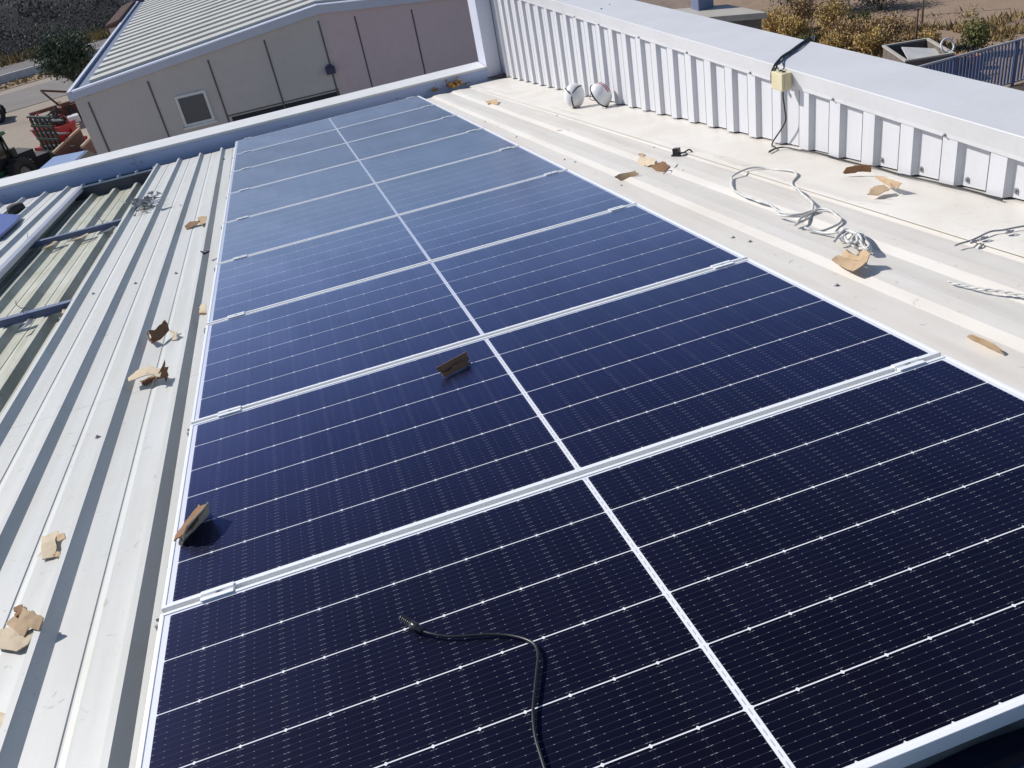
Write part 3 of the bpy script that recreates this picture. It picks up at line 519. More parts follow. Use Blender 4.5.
b = MB(); b.cyl((-1.2, .25, 1.3), (-1.2, .25, 2.1), .035); b.build('exhaust_pipe', M_DARK, tr)
b = MB(); b.box(1.3, 1.75, -.9, .9, .9, 1.15); b.box(1.3, 1.55, -.6, .6, 1.15, 1.7); b.build('rear_hitch', M_DGREEN, tr)

# tall folded harrow: a leaning rack of bars with many tines
hr = empty('folded_harrow', wmat(-8.8, 33.6, GZ, R(40)) @ Matrix.Scale(1.1, 4), 'dark green folded harrow with rows of upright tines, between the tractor and the red machine', 'farm implement')
b = MB()
for k in range(6): b.box(-1.3, 1.3, -.05 + k * .24, .05 + k * .24, .35, .45)
for x in (-1.2, -.4, .4, 1.2): b.box(x - .05, x + .05, -.1, 1.35, .45, .52)
b.build('frame', M_DGREEN, hr)
for sgn in (-1, 1):
    b = MB()
    for k in range(5): b.box(sgn * 1.3 - .03, sgn * 1.3 + .03, -.05 + k * .3, .05 + k * .3, .4, 2.0)
    for z in (.8, 1.25, 1.7, 2.0): b.box(sgn * 1.3 - .05, sgn * 1.3 + .05, -.1, 1.3, z - .035, z + .035)
    b.build('folded_wing', M_DGREEN, hr)
rh = random.Random(2)
for k in range(8):
    for z in (.5, .95, 1.4, 1.85):
        for sg in (-1, 1):
            b = MB(); b.cyl((sg * 1.34, -.05 + k * .18, z), (sg * (1.70 + .05 * rh.random()), -.05 + k * .18, z - .08), .03, n=6); b.build('tine', M_WHITE if (k + int(z * 9)) % 2 else M_STEEL, hr)
b = MB(); b.box(-.9, .9, .2, 1.0, .55, .95); b.box(-.4, .4, 0.1, 1.1, .95, 1.25); b.build('seed_box', M_DARK, hr)
b = MB(); b.cyl((-1.9, -1.0, .62), (-1.25, -1.0, .62), .36, n=16); b.build('roller_drum', M_WHITE, hr)

# red machine
rd = empty('red_seed_drill', wmat(-8.6, 38.6, GZ, R(-35)) @ Matrix.Scale(.68, 4), 'red painted farm machine with a hopper and a long drawbar in the gravel yard', 'farm implement')
b = MB(); b.prism([(-.75, .9), (.75, .9), (1.1, 1.75), (-1.1, 1.75)], 'x', -.75, .75, m=Matrix.Rotation(R(90), 4, 'Z')); bevel(b.build('hopper', M_RED, rd), .03)
b = MB(); b.box(-1.12, 1.12, -.8, .8, 1.752, 1.80); b.build('hopper_lid', M_RED, rd)
b = MB(); b.box(-1.3, 1.3, -.9, -.78, .5, .75); b.box(-1.3, 1.3, .78, .9, .5, .75); b.box(-1.3, -1.15, -.9, .9, .52, .73); b.box(1.15, 1.3, -.9, .9, .52, .73)
for x in (-.9, 0, .9): b.box(x - .05, x + .05, -.7, .7, .55, .92)
b.build('frame', M_RED, rd)
b = MB(); b.cyl((-1.2, .3, .8), (-2.9, 1.0, 2.2), .05); b.cyl((-1.2, -.3, .8), (-2.1, .6, 1.6), .04); b.cyl((-2.5, .9, 1.9), (-2.1, 1.3, 2.35), .05); b.build('drawbar', M_RED, rd)
rq = random.Random(6)
for k in range(7):
    b = MB(); x_, y_ = rq.uniform(-1, 1), rq.uniform(-.7, .7)
    b.tube([(x_, y_, 1.7), (x_ + rq.uniform(-.4, .4), y_ + rq.uniform(-.5, .5), 2.3 + rq.random() * .5), (x_ + rq.uniform(-.9, .9), y_ + rq.uniform(-.9, .9), 1.9), (x_ + rq.uniform(-.9, .9), y_ + rq.uniform(-1.2, 1.2), .7)], .05, 6); b.build('hose', M_DARK if k % 3 else M_RED, rd)
for k in range(4): b = MB(); b.box(-1.0 + k * .5, -.7 + k * .5, -.35, .4, 1.81, 2.0 + .15 * (k % 2)); bevel(b.build('metering_box', M_DARK if k % 2 else M_RUST, rd), .02)
wheel(rd, 0, -1.05, .42, .42, .22, 'y'); wheel(rd, 0, 1.05, .42, .42, .22, 'y')
b = MB()
for k in range(9): b.cyl((-1.0 + k * .25, -.85, .6), (-1.1 + k * .25, -1.15, .05), .03, n=6)
b.build('coulters', M_DARK, rd)
# rusty machine behind
ru_ = empty('rusty_plough', wmat(-9.5, 45.3, GZ, R(10)), 'rusty brown plough with dark blades against the corner of the gabled warehouse', 'farm implement')
b = MB(); b.box(-1.4, 1.4, -.1, .1, .8, .95, m=Matrix.Rotation(R(15), 4, 'Z')); b.box(-.1, .1, -1.0, 1.0, .82, .93); b.cyl((0, 0, .9), (-.5, .2, 1.7), .05); b.cyl((-.5, .2, 1.7), (.6, .5, 1.3), .05); b.build('frame', M_RUST, ru_)
for k in range(4):
    b = MB(); x = -1.2 + k * .75
    b.prism([(0, .8), (.12, .8), (.45, .25), (.65, .05), (.3, .0), (.0, .35)], 'y', -.06, .06, m=Matrix.Translation((x, -.1 + k * .15, 0)) @ Matrix.Rotation(R(25), 4, 'Z')); b.build('blade', M_DARK, ru_)
b = MB(); b.box(-.5, .9, .3, 1.1, .3, .75); b.build('toolbox', M_RUST, ru_)
b = MB(); b.box(.2, 1.1, -1.5, -.9, .25, .55, m=Matrix.Rotation(R(12), 4, 'Z')); o = b.build('crate', M_WHITE, None); o.matrix_world = wmat(-9.9, 44.9, GZ); bevel(o, .03); tag(o, 'small white box on the ground beside the rusty plough', 'box')
# timber-sided trailer
tl = empty('timber_trailer', wmat(-6.95, 34.6, GZ, R(82)) @ Matrix.Diagonal((1, .6, 1, 1)), 'trailer with a weathered plank rail and red-brown side board, beside the gable wall', 'trailer')
b = MB(); b.box(-1.7, 1.7, -.8, .8, .65, .75); b.build('bed', M_RUST, tl)
b = MB(); b.box(-1.7, 1.7, -.86, -.80, .75, 1.2); b.box(-1.7, 1.7, .80, .86, .75, 1.2); b.build('side_board', M_BRICK, tl)
b = MB(); b.box(-1.75, 1.75, -.92, -.80, 1.202, 1.28); b.box(-1.75, 1.75, .80, .92, 1.202, 1.28); b.build('plank_rail', M_WOOD, tl)
wheel(tl, 0, -.95, .36, .36, .2, 'y', 10); wheel(tl, 0, .95, .36, .36, .2, 'y', 10)
b = MB(); b.cyl((1.7, 0, .6), (2.7, 0, .5), .05); b.build('drawbar', M_RUST, tl)
# car
cr = empty('car', wmat(-6.75, 30.6, GZ, R(78)), 'pale blue car parked in the yard, its roof just showing over the far parapet', 'car')
b = MB(); prof = [(-2.0, .35), (2.0, .35), (2.05, .65), (1.95, .88), (1.0, .98), (-1.75, 1.0), (-2.05, .85), (-2.05, .5)]
b.prism(prof, 'y', -.84, .84); bevel(b.build('body', M_CARP, cr), .09, 3)
b = MB(); b.add([(x, y, z) for (x, z, y_) in ((1.0, .97, .78), (-1.75, .99, .78), (-1.25, 1.44, .62), (.3, 1.46, .62)) for y in (-y_, y_)], [(0, 2, 4, 6), (1, 7, 5, 3), (0, 6, 7, 1), (2, 3, 5, 4), (4, 5, 7, 6)]); b.build('cabin_glass', M_GLASS, cr)
b = MB(); b.add([(x, y, z) for (x, z, y_) in ((.34, 1.462, .63), (-1.27, 1.442, .63), (-1.15, 1.50, .56), (.2, 1.515, .56)) for y in (-y_, y_)], [(0, 2, 4, 6), (1, 7, 5, 3), (0, 6, 7, 1), (2, 3, 5, 4), (4, 5, 7, 6), (0, 1, 3, 2)]); bevel(b.build('roof', M_CARP, cr), .02)
for x in (-1.25, 1.3):
    for y in (-.78, .78): wheel(cr, x, y, .31, .31, .2, 'y', 0)
for y in (-.6, .6): b = MB(); b.box(2.0, 2.07, y - .16, y + .16, .62, .78); b.build('headlight', M_WHITE, cr)
# wheeled trailer at the left edge
wt = empty('flatbed_trailer', wmat(-14.25, 50.6, GZ, R(10)) @ Matrix.Scale(.72, 4), 'flat trailer with a large black wheel at the left edge of the gravel yard', 'trailer')
b = MB(); b.box(-2.2, 1.1, -.9, .9, .75, .92); b.box(-2.2, -2.1, -.9, .9, .92, 1.5); b.build('bed', M_VENT, wt)
wheel(wt, .75, -1.0, .55, .55, .3, 'y'); wheel(wt, .75, 1.0, .55, .55, .3, 'y'); wheel(wt, -1.4, -1.0, .55, .55, .3, 'y'); wheel(wt, -1.4, 1.0, .55, .55, .3, 'y')

# ------------------------------------------------------------------ right background
sh = empty('tiled_shed', wmat(0, 0, 0), 'low shed with a slab roof, brown tiles and slate blue vent, beyond the right parapet', 'shed')
SB = Vector((13.78, 20.6)); SC = Vector((13.74, 22.75)); dL = Vector((-1.10, 1.08)).normalized()
def quad(b, P, z0, z1):
    n = len(P); vs = [(p[0], p[1], z0) for p in P] + [(p[0], p[1], z1) for p in P]
    b.add(vs, [tuple(range(n))[::-1], tuple(range(n, 2 * n))] + [(i, (i + 1) % n, n + (i + 1) % n, n + i) for i in range(n)])
b = MB(); q_ = [SB + Vector((-.10, .12)), SC + Vector((-.10, 7.0)), SC + dL * 6 + Vector((0, 7)), SB + dL * 6 + Vector((0, .1))]; quad(b, q_, GZ, -3.86); b.build('wall', M_SHEDW, sh)
b = MB(); quad(b, [SB, SC, SC + dL * 6.2, SB + dL * 6.2], -3.858, -3.70); b.build('slab_roof', M_SHEDR, sh)
b = MB()
for k in range(24):
    a0 = SC + dL * .45 + Vector((0, .02 + k * .30)); a1 = a0 + dL * 6
    n_ = len(b.v); z = -3.70
    b.v += [Vector((p[0], p[1], zz)) for p, zz in ((a0, z), (a1, z), (a1 + Vector((0, .27)), z + .14), (a0 + Vector((0, .27)), z + .14), (a1 + Vector((0, .31)), z), (a0 + Vector((0, .31)), z))]
    for f_ in ((0, 1, 2, 3), (3, 2, 4, 5), (0, 3, 5), (1, 4, 2)): b.f.append([n_ + i_ for i_ in f_]); b.smooth.append(False)
b.build('tiled_roof', M_SHEDT, sh)
b = MB(); vc = SC + dL * .9 + Vector((0, -.35)); quad(b, [vc + Vector((-.24, -.24)), vc + Vector((.24, -.24)), vc + Vector((.24, .24)), vc + Vector((-.24, .24))], -3.699, -2.2)
quad(b, [vc + Vector((-.3, -.3)), vc + Vector((.3, -.3)), vc + Vector((.3, .3)), vc + Vector((-.3, .3))], -2.199, -2.1); b.build('vent_box', M_VENT, sh)

def bush(x, y, r, mat, label, n, seed, h=1.0, size=0.07):
    e = empty('bush', wmat(x, y, GZ), label, 'bush', 'dry bushes on the dirt beyond the right parapet'); rg = random.Random(seed)
    t = MB()
    for k in range(7):
        a = k * .9; t.tube([(0, 0, -.05), (math.cos(a) * r * .3, math.sin(a) * r * .3, r * .6 * h), (math.cos(a) * r * .7, math.sin(a) * r * .7, r * 1.2 * h)], .015, 5, sub=3)
    t.build('stems', M_BARK, e)
    c = MB()
    for k in range(5):
        a = k * 1.3 + seed
        leafball(c, (math.cos(a) * r * .4, math.sin(a) * r * .4, r * h * (.7 + .15 * (k % 3))), r * .65, r * .65, r * .6 * h, n // 5, size, rg, hollow=0.2, lump=.5)
    c.build('foliage', mat, e, recalc=False); return e
BUSH = [
 (18.9, 28.8, 0.62, M_BUSHY, 'bright yellow bush right beside the corner of the tiled shed', 1.0),
 (18.8, 27.4, 0.6, M_BUSHY, 'yellowish bush just above the coping, second from the shed', 1.0),
 (19.9, 28.6, 0.6, M_BUSHO, 'tall rusty bush standing in front of the dark scrub, near the shed', 1.5),
 (18.5, 26.2, 0.4, M_BUSHG, 'small grey-green bush low against the coping edge', .8),
 (20.0, 26.9, 0.62, M_BUSHY, 'golden rounded bush standing tall in the middle of the bushes', 1.4),
 (20.6, 26.2, 0.45, M_BUSHG, 'yellow-green bush just right of the golden rounded one', 1.1),
 (18.7, 24.7, 0.5, M_BUSHY, 'ochre bush low against the coping, halfway to the skip', .9),
 (19.6, 25.5, 0.6, M_BUSHO, 'brown bush below the yellow-green one', .9),
 (19.9, 24.8, 0.65, M_BUSHO, 'broad rusty bush left of the pole nearest the skip', .9),
 (19.3, 23.6, 0.6, M_BUSHY, 'golden bush just behind the left end of the skip', .9),
 (20.4, 24.3, 0.7, M_BUSHO, 'wide ochre bush behind the skip, touching the open field', .9),
 (19.9, 22.8, 0.5, M_BUSHO, 'brown bush behind the dark end of the skip', .8),
 (20.5, 22.6, 0.5, M_BUSHY, 'straw-coloured bush right of the short dark stake', .8),
 (20.9, 20.9, 0.45, M_BUSHG, 'upright green weed beside the blue fence', 1.6),
 (20.3, 20.7, 0.4, M_SCRUB, 'dark low bush at the foot of the green weed', .8),
 (19.9, 20.3, 0.4, M_BUSHO, 'small brown bush between the pots and the blue fence', .7),
 (21.2, 31.2, 1.3, M_SCRUB, 'large dark green bush at the top edge, nearest the shed', 1.2),
 (22.4, 30.0, 1.2, M_SCRUB, 'large dark green bush at the top edge, above the golden rounded one', 1.2),
 (23.3, 28.7, 0.9, M_SCRUB, 'dark green bush at the top edge beside the farther pole', 1.0)]
for k, (x, y, r, mt, lb, h) in enumerate(BUSH): bush(x, y, r, mt, lb, 3600, k + 11, h, size=.028 + .016 * r)
gr = MB(); rg = random.Random(9)
for k in range(9000):
    x = rg.uniform(17.5, 25.5); y = 42.0 - x * .85 + rg.gauss(0, 1.8); h = rg.uniform(.04, .32); a = rg.uniform(0, 6.28); q = (math.cos(a) * .035, math.sin(a) * .035)
    if noise.noise(Vector((x * .8, y * .8, 3))) < -.05: continue
    gr.add([(x - q[0], y - q[1], GZ), (x + q[0], y + q[1], GZ), (x + q[0] * 4, y + q[1] * 3, GZ + h)], [(0, 1, 2)])
tag(gr.build('dry_grass', M_DRY, recalc=False), 'dry straw grass between the bushes on the dirt field', 'grass', kind='stuff')
for (x, y, h, lb) in ((21.6, 28.2, 4.0, 'thin grey pole at the top edge nearer the shed'), (22.2, 24.9, 4.0, 'thin grey pole at the top edge above the skip'), (19.6, 21.9, 1.5, 'short dark stake standing behind the skip')):
    b = MB(); b.cyl((0, 0, -.1), (0, 0, h), .035, .028, 8); b.cyl((0, 0, h), (0, 0, h + .04), .05, .05, 8); b.cyl((0, 0, h * .6), (0.06, 0, h * .6), .012, n=6)
    o = b.build('pole', M_STEEL if h > 2 else M_RUST); o.matrix_world = wmat(x, y, GZ); tag(o, lb, 'pole', 'thin poles on the dirt field')

sk = empty('skip', wmat(18.55, 20.5, GZ, R(71)) @ Matrix.Diagonal((.74, .8, 1, 1)), 'open white and dark skip holding scrap beyond the right parapet', 'skip')
b = MB()
b.box(-1.3, 1.3, -.75, .75, .12, .18)
for a_ in ((-1.3, 1.3, -.80, -.75), (-1.3, 1.3, .75, .80), (-1.35, -1.3, -.8, .8), (1.3, 1.35, -.8, .8)): b.box(*a_, .12, .75)
b.build('tub', M_SHEDW, sk)
b = MB(); b.box(-1.38, 1.38, -.84, -.74, .752, .80); b.box(-1.38, 1.38, .74, .84, .752, .80); b.box(-1.38, -1.28, -.74, .74, .752, .80); b.box(1.28, 1.38, -.74, .74, .752, .80)
for x in (-1.0, -.4, .2, .8): b.box(x - .04, x + .04, -.84, -.801, .15, .75)
b.build('rim', M_SHEDR, sk)
o = MB().slab([(-.2, -.5, 0), (.8, -.6, .1), (1.0, .3, .25), (.1, .4, .12)], .03).build('scrap_sheet', M_BARR); o.matrix_world = wmat(18.4, 20.0, GZ + .55, R(71)); tag(o, 'white scrap sheet lying in the skip', 'sheet')
for k, (x, y, r) in enumerate(((19.35, 20.45, .2), (19.6, 20.1, .24), (19.95, 19.85, .2))):
    b = MB(); b.lathe([(r * .55, 0), (r * .6, 0.02), (r, .38), (r * 1.05, .40), (r * .92, .40), (r * .5, .05), (0.001, .04)], 18)
    o = b.build('clay_pot', M_TERRA); o.matrix_world = wmat(x, y, GZ + .02, 0) ; tag(o, ['leftmost terracotta pot at the end of the skip', 'middle and largest terracotta pot at the end of the skip', 'rightmost terracotta pot at the end of the skip, nearest the green weed'][k], 'pot', 'terracotta pots by the skip')
b = MB(); b.lathe([(.20 + .025 * math.cos(t * .785), .025 * math.sin(t * .785)) for t in range(9)], 22, m=Matrix.Rotation(R(60), 4, 'X')); o = b.build('hoop', M_WHITE); o.matrix_world = wmat(18.95, 19.75, GZ + .9); tag(o, 'small white hoop standing on the scrap at the end of the skip', 'hoop')

fn = empty('blue_fence', wmat(20.0, 17.8, GZ, R(0)), 'blue metal fence with close upright bars at the right edge of the photo', 'fence')
FA = Vector((-7.0, 0.0)); FB = Vector((6.0, 0.0))   # run of the fence
dirf = (FB - FA).normalized(); LN = (FB - FA).length; fm = Matrix.Translation((FA.x, FA.y, 0)) @ Matrix.Rotation(math.atan2(dirf.y, dirf.x), 4, 'Z')
b = MB(); n_ = int(LN / .105)
for k in range(n_): b.box(k * .105, k * .105 + .05, -.012, .012, .12, 1.17, m=fm)
b.build('bars', M_FENCE, fn)
b = MB(); b.box(-.05, LN, -.025, .025, 1.17, 1.22, m=fm); b.build('top_rail', M_FTOP, fn)
b = MB(); b.box(-.05, LN, -.02, .02, .08, .12, m=fm); b.build('bottom_rail', M_FTOP, fn)
for k in range(6):
    b = MB(); b.box(.75 + k * 1.9 - .04, 0.75 + k * 1.9 + .04, -.06, -.0255, 0, 1.21, m=fm); b.build('post', M_FENCE, fn)

# ------------------------------------------------------------------ our own roof
bd = empty('warehouse_roof', roofmat(0, 0, 0), 'white ribbed metal roof under and beside the solar panels', 'roof')
SK = -0.010
def sheet_profile(x0, x1, ribs, zr, h=0.035, foot=0.024, top=0.010, groove=True):
    pts = [(x0, zr)]
    rb = sorted(c for c in ribs if x0 + foot < c < x1 - foot)
    for i, c in enumerate(rb):
        pts += [(c - foot * 1.25, zr), (c - top, zr + h), (c + top, zr + h), (c + top + h * .86, zr)]
        if groove and i + 1 < len(rb):
            for q in (0.5,):
                g_ = c + (rb[i + 1] - c) * q
                pts += [(g_ - .004, zr), (g_ - .001, zr - .0035), (g_ + .004, zr - .0035), (g_ + .022, zr)]
    pts.append((x1, zr)); return pts
def rib_sheet(name, prof, y0, y1, mat, parent, th=0.002, steps=40, wav=0.0015):
    vs = []; n = len(prof)
    for j in range(steps + 1):
        y = y0 + (y1 - y0) * j / steps
        for x, z in prof: vs.append((x + SK * y, y, z + wav * noise.noise(Vector((x * 1.3, y * .8, 0)))))
    fs = [(j * n + i, j * n + i + 1, (j + 1) * n + i + 1, (j + 1) * n + i) for j in range(steps) for i in range(n - 1)]
    # folded-down edges give the sheet thickness at its ends
    b = MB(); b.add(vs, fs)
    m_ = len(vs)
    e0 = [(x + SK * y0, y0, z - 0.012) for x, z in prof]; e1 = [(x + SK * y1, y1, z - 0.012) for x, z in prof]
    b.add([vs[i] for i in range(n)] + e0, [(i + 1, i, n + i, n + i + 1) for i in range(n - 1)])
    b.add(vs[steps * n:steps * n + n] + e1, [(i, i + 1, n + i + 1, n + i) for i in range(n - 1)])
    for ii in (0, n - 1):
        col_ = [vs[j * n + ii] for j in range(steps + 1)]; lo = [(v[0], v[1], v[2] - .015) for v in col_]
        b.add(col_ + lo, [(j, j + 1, steps + 2 + j, steps + 1 + j) for j in range(steps)])
    return b.build(name, mat, parent, recalc=False)
PL = 0.268; C0 = -0.128
ribsL = [C0 - PL * k for k in range(-5, 16)]
ribsR = [2.645 + .262 * k for k in range(-4, 3)]
YE = 9.80
rib_sheet('roof_sheet', sheet_profile(-0.985, 1.20, ribsL, ZR), 2.0, YE, M_ROOF, bd)
rib_sheet('roof_sheet', sheet_profile(-3.9, 1.20, ribsL, ZR), -4.2, 1.998, M_ROOF, bd)
def wave_profile(x0, x1, z, h=.016):
    pts = [(x0, z)]; c = 2.62 - .262 * 8
    while c < x1 - .02:
        if c > x0 + .01:
            pts += [(c, z), (c + .045, z + h), (c + .120, z + h)]
            if c + .255 < x1: pts.append((c + .255, z))
        c += .262
    pts.append((x1, pts[-1][1])); return pts
rib_sheet('roof_sheet', wave_profile(1.202, 2.502, ZR), -4.2, YE, M_ROOF2, bd)
rib_sheet('roof_sheet', wave_profile(2.500, 3.19, ZR + .0035), -4.2, YE, M_ROOF2, bd)
rib_sheet('roof_sheet', sheet_profile(-3.9, -1.895, [-2.02 - PL * k for k in range(8)], ZR), 2.0, YE, M_ROOF, bd)
# flat flashing sheet between the last rib and the wall
b = MB(); vs = []; ns = 30
for j in range(ns + 1):
    y = -4.2 + (YE + .1 + 4.2) * j / ns
    xs = [3.160 + SK * y, 3.163 + SK * y, 3.42, 3.66]
    for x, z in zip(xs, (ZR + .018, ZR + .0205, ZR + .016, ZR + .012)): vs.append((x, y, z + .003 * noise.noise(Vector((x * 2, y * 1.2, 5)))))
b.add(vs, [(j * 4 + i, j * 4 + i + 1, j * 4 + 5 + i, j * 4 + 4 + i) for j in range(ns) for i in range(3)], True); b.build('flashing_sheet', M_FLASH, bd, recalc=False)
b = MB(); b.prism([(2.4985, ZR + .0005), (2.5015, ZR + .0005), (2.5015, ZR + .0042), (2.4985, ZR + .0042)], 'y', -4.2, YE)
for v in b.v: v.x += SK * v.y
b.build('lap_seam', M_DARK, bd)
# old lower sheet seen through the opening
rib_sheet('old_roof_sheet', sheet_profile(-2.35, -0.93, [-1.235 - .268 * k for k in range(4)] , -.285, h=.045, foot=.045, top=.018), 1.9, YE + .02, M_OLD, bd, wav=.004)
b = MB(); b.box(-2.33, -2.24, 1.9, YE, -.262, -.21); b.build('edge_purlin', M_PURLIN, bd)
b = MB(); b.box(-0.985 + SK * 5, -0.98 + SK * 5, 2.0, 2.02, ZR - .14, ZR - .02); 
# blue-grey fascia folded down along the opening's left edge
b = MB()
b.add([(-1.892 + SK * 2, 2.0, ZR + .002), (-1.892 + SK * YE, YE, ZR + .002), (-1.860 + SK * YE, YE, ZR - .012), (-1.860 + SK * 2, 2.0, ZR - .012), (-1.858 + SK * YE, YE, ZR - .055), (-1.858 + SK * 2, 2.0, ZR - .055)], [(0, 1, 2, 3), (3, 2, 4, 5)])
b.build('edge_trim', M_TRIM, bd, recalc=False)
for (y, xl, xr) in ((7.02, -2.17, -1.03), (4.32, -2.3, -1.0)):
    b = MB(); b.box(xl, xr, y - .022, y + .022, -.238, -.188); b.box(xl, xr, y + .022, y + .05, -.194, -.188); b.build('purlin', M_PURLIN, bd)
# wires and brackets that stick up from the purlins
for i, (x, y) in enumerate(((-1.31, 7.03), (-1.42, 4.33), (-1.62, 4.34), (-1.98, 7.0))):
    b = MB(); b.tube([(0, 0, -.02), (.004, .0, .03), (-.012, .01, .07), (-.02, -.01, .10)], .0028, 6); b.tube([(0, 0, .02), (.03, .02, .03), (.05, -.01, .01)], .0028, 6)
    o = b.build('tie_wire', M_STEEL); o.matrix_world = roofmat(x, y, -.188, i * 1.1)
    tag(o, ['bent tie wire on the farther purlin', 'bent tie wire at the middle of the nearer purlin', 'bent tie wire at the left end of the nearer purlin', 'bent tie wire at the left end of the farther purlin'][i], 'wire', 'tie wires on the purlins')
for i, (x, y) in enumerate(((-1.53, 6.90), (-1.27, 6.90), (-1.80, 6.90), (-1.40, 4.2), (-1.15, 4.2))):     # foam closure scraps below the purlins
    b = MB(); q = [(-.10, -.02, .0), (-.04, .0, .02), (.02, .015, .005), (.09, .03, .018), (.10, .0, .01), (.03, -.03, .0), (-.05, -.04, .004)]
    b.slab(q, .006); o = b.build('sealing_strip', M_SHEET if i % 2 else M_CARDP); o.matrix_world = roofmat(x, y, -.235, .2 + .3 * i)
    tag(o, ['curled sealing strip below the farther purlin, in the middle', 'curled sealing strip below the farther purlin, nearest the white roof', 'curled sealing strip below the farther purlin, at its left end', 'curled sealing strip below the nearer purlin, left one', 'curled sealing strip below the nearer purlin, nearest the white roof'][i], 'strip', 'sealing strips under the purlins')
# gutter
b = MB(); gx0, gx1 = -4.0, 3.2
b.add([(x, y, z) for x in (gx0, gx1) for y, z in ((YE - .06, ZR - .03), (YE - .06, ZR - .16), (YE + .20, ZR - .16), (YE + .20, ZR - .02))], [(0, 1, 5, 4), (1, 2, 6, 5), (2, 3, 7, 6)]); b.build('gutter', M_DARKST, bd, recalc=False)
b = MB(); b.box(-2.05, -1.02, YE + .02, YE + .045, ZR - .035, ZR - .015); b.build('gutter_rod', M_ALU, bd)
for k in range(5): b = MB(); b.box(-1.98 + k * .22, -1.96 + k * .22, YE + .0, YE + .20, ZR - .03, ZR + .005); b.build('gutter_bracket', M_ALU, bd)
# roof screws with washers
for i, p in enumerate(D['screws']):
    b = MB(); x, y, z = p
    b.cyl((x, y, z), (x, y, z + .002), .011, .011, 12); b.cyl((x, y, z + .002), (x, y, z + .009), .0055, .005, 6); b.build('roof_screw', M_STEEL, bd)
# walls of the building under the roof
b = MB(); b.box(-3.9, 3.7, -4.1, 10.2, 0, 1); vsw = b.v
for v in vsw:
    if v.z == 0: v.z = GZ
    else: v.z = -0.42 - v.y * math.tan(R(6.28)) - .02
wl = b.build('building_walls', M_WALLP); tag(wl, 'grey outer walls of the warehouse that carries the solar roof', 'building')

# right parapet: ribbed cladding on a level coping (world frame)
pr = empty('ribbed_parapet', wmat(0, 0, 0), 'white ribbed parapet wall with a wide flat coping along the right of the roof', 'wall')
tanr = math.tan(R(6.28))
copz = lambda y: -0.048 - 0.0075 * (y - 1)
basez = lambda y: (ZR + .012) / math.cos(R(6.28)) - y * tanr
pts = []; k = -18
while True:
    y = 1.80 + .3045 * k
    if y > 9.85: break
    pts += [(y, 3.580), (y + .098, 3.580), (y + .100, 3.586), (y + .118, 3.610), (y + .20, 3.610), (y + .288, 3.610)]; k += 1
b = MB(); vs = []
for y, x in pts:
    if y < -4.2: y = -4.2
    vs += [(x, y, max(basez(y) + .012, basez(y) + .012)), (x, y, copz(y) + .01)]
b.add(vs, [(2 * i, 2 * i + 1, 2 * i + 3, 2 * i + 2) for i in range(len(pts) - 1)]); cl = b.build('cladding', M_CLAD, pr, recalc=False)
k = -18                       # thin dark lap joint beside every cladding rib
while 1.80 + .3045 * k < 9.6:
    y = 1.80 + .3045 * k + .1015
    if y > -3.5: b = MB(); b.box(3.5795, 3.590, y - .0015, y + .0015, basez(y) + .02, copz(y)); b.build('lap_joint', M_JOINT, pr)
    k += 1
def ycop(prof, y0, y1, name, mat, seg=6):
    b = MB(); n = len(prof); vs = []
    for j in range(seg + 1):
        y = y0 + (y1 - y0) * j / seg
        vs += [(x, y, copz(y) + z) for x, z in prof]
    fs = [(j * n + i, j * n + (i + 1) % n, (j + 1) * n + (i + 1) % n, (j + 1) * n + i) for j in range(seg) for i in range(n)]
    fs += [tuple(range(n)), tuple(range(seg * n, seg * n + n))[::-1]]
    b.add(vs, fs); return b.build(name, mat, pr)
cprof = [(3.580, 0.0), (3.577, .004), (3.549, .117), (3.552, .119), (3.968, .128), (3.974, .122), (3.974, .0), (3.965, 0), (3.965, .112), (3.562, .110), (3.575, 0)]
for (y0, y1) in ((-4.3, 7.0), (7.003, 10.25)): bevel(ycop(cprof, y0, y1, 'coping', M_COPE), .002, 2)
b = MB(); vs = [(x, y, z) for y in (-4.2, 10.2) for x in (3.64, 3.95) for z in (GZ, -.06 + (-.06 if y > 0 else .02))]
b.add(vs, [(0, 1, 3, 2), (4, 6, 7, 5), (0, 4, 5, 1), (2, 3, 7, 6), (1, 5, 7, 3)]); b.build('wall_core', M_SHEDW, pr)
for p in D['copscrews']:
    b = MB(); y = p[1]; z = copz(y) + (.012 if True else 0)
    b.cyl((3.576, y, z), (3.570, y, z), .009, .009, 12); b.cyl((3.570, y, z), (3.561, y, z), .0055, .005, 6); b.build('coping_screw', M_STEEL, pr)
for p in D['coptop']:
    b = MB(); x, y = p[0], p[1]; z = copz(y) + .125
    b.cyl((x, y, z - .004), (x, y, z), .010, .010, 10); b.cyl((x, y, z), (x, y, z + .007), .005, .005, 6); b.build('coping_screw', M_STEEL, pr)
for p in D['fastn']:
    b = MB(); y = p[1] + .02; z = basez(y) + .045
    b.cyl((3.610, y, z), (3.606, y, z), .014, .014, 12); b.cyl((3.606, y, z), (3.597, y, z), .007, .006, 6); b.build('cladding_screw', M_STEEL, pr)

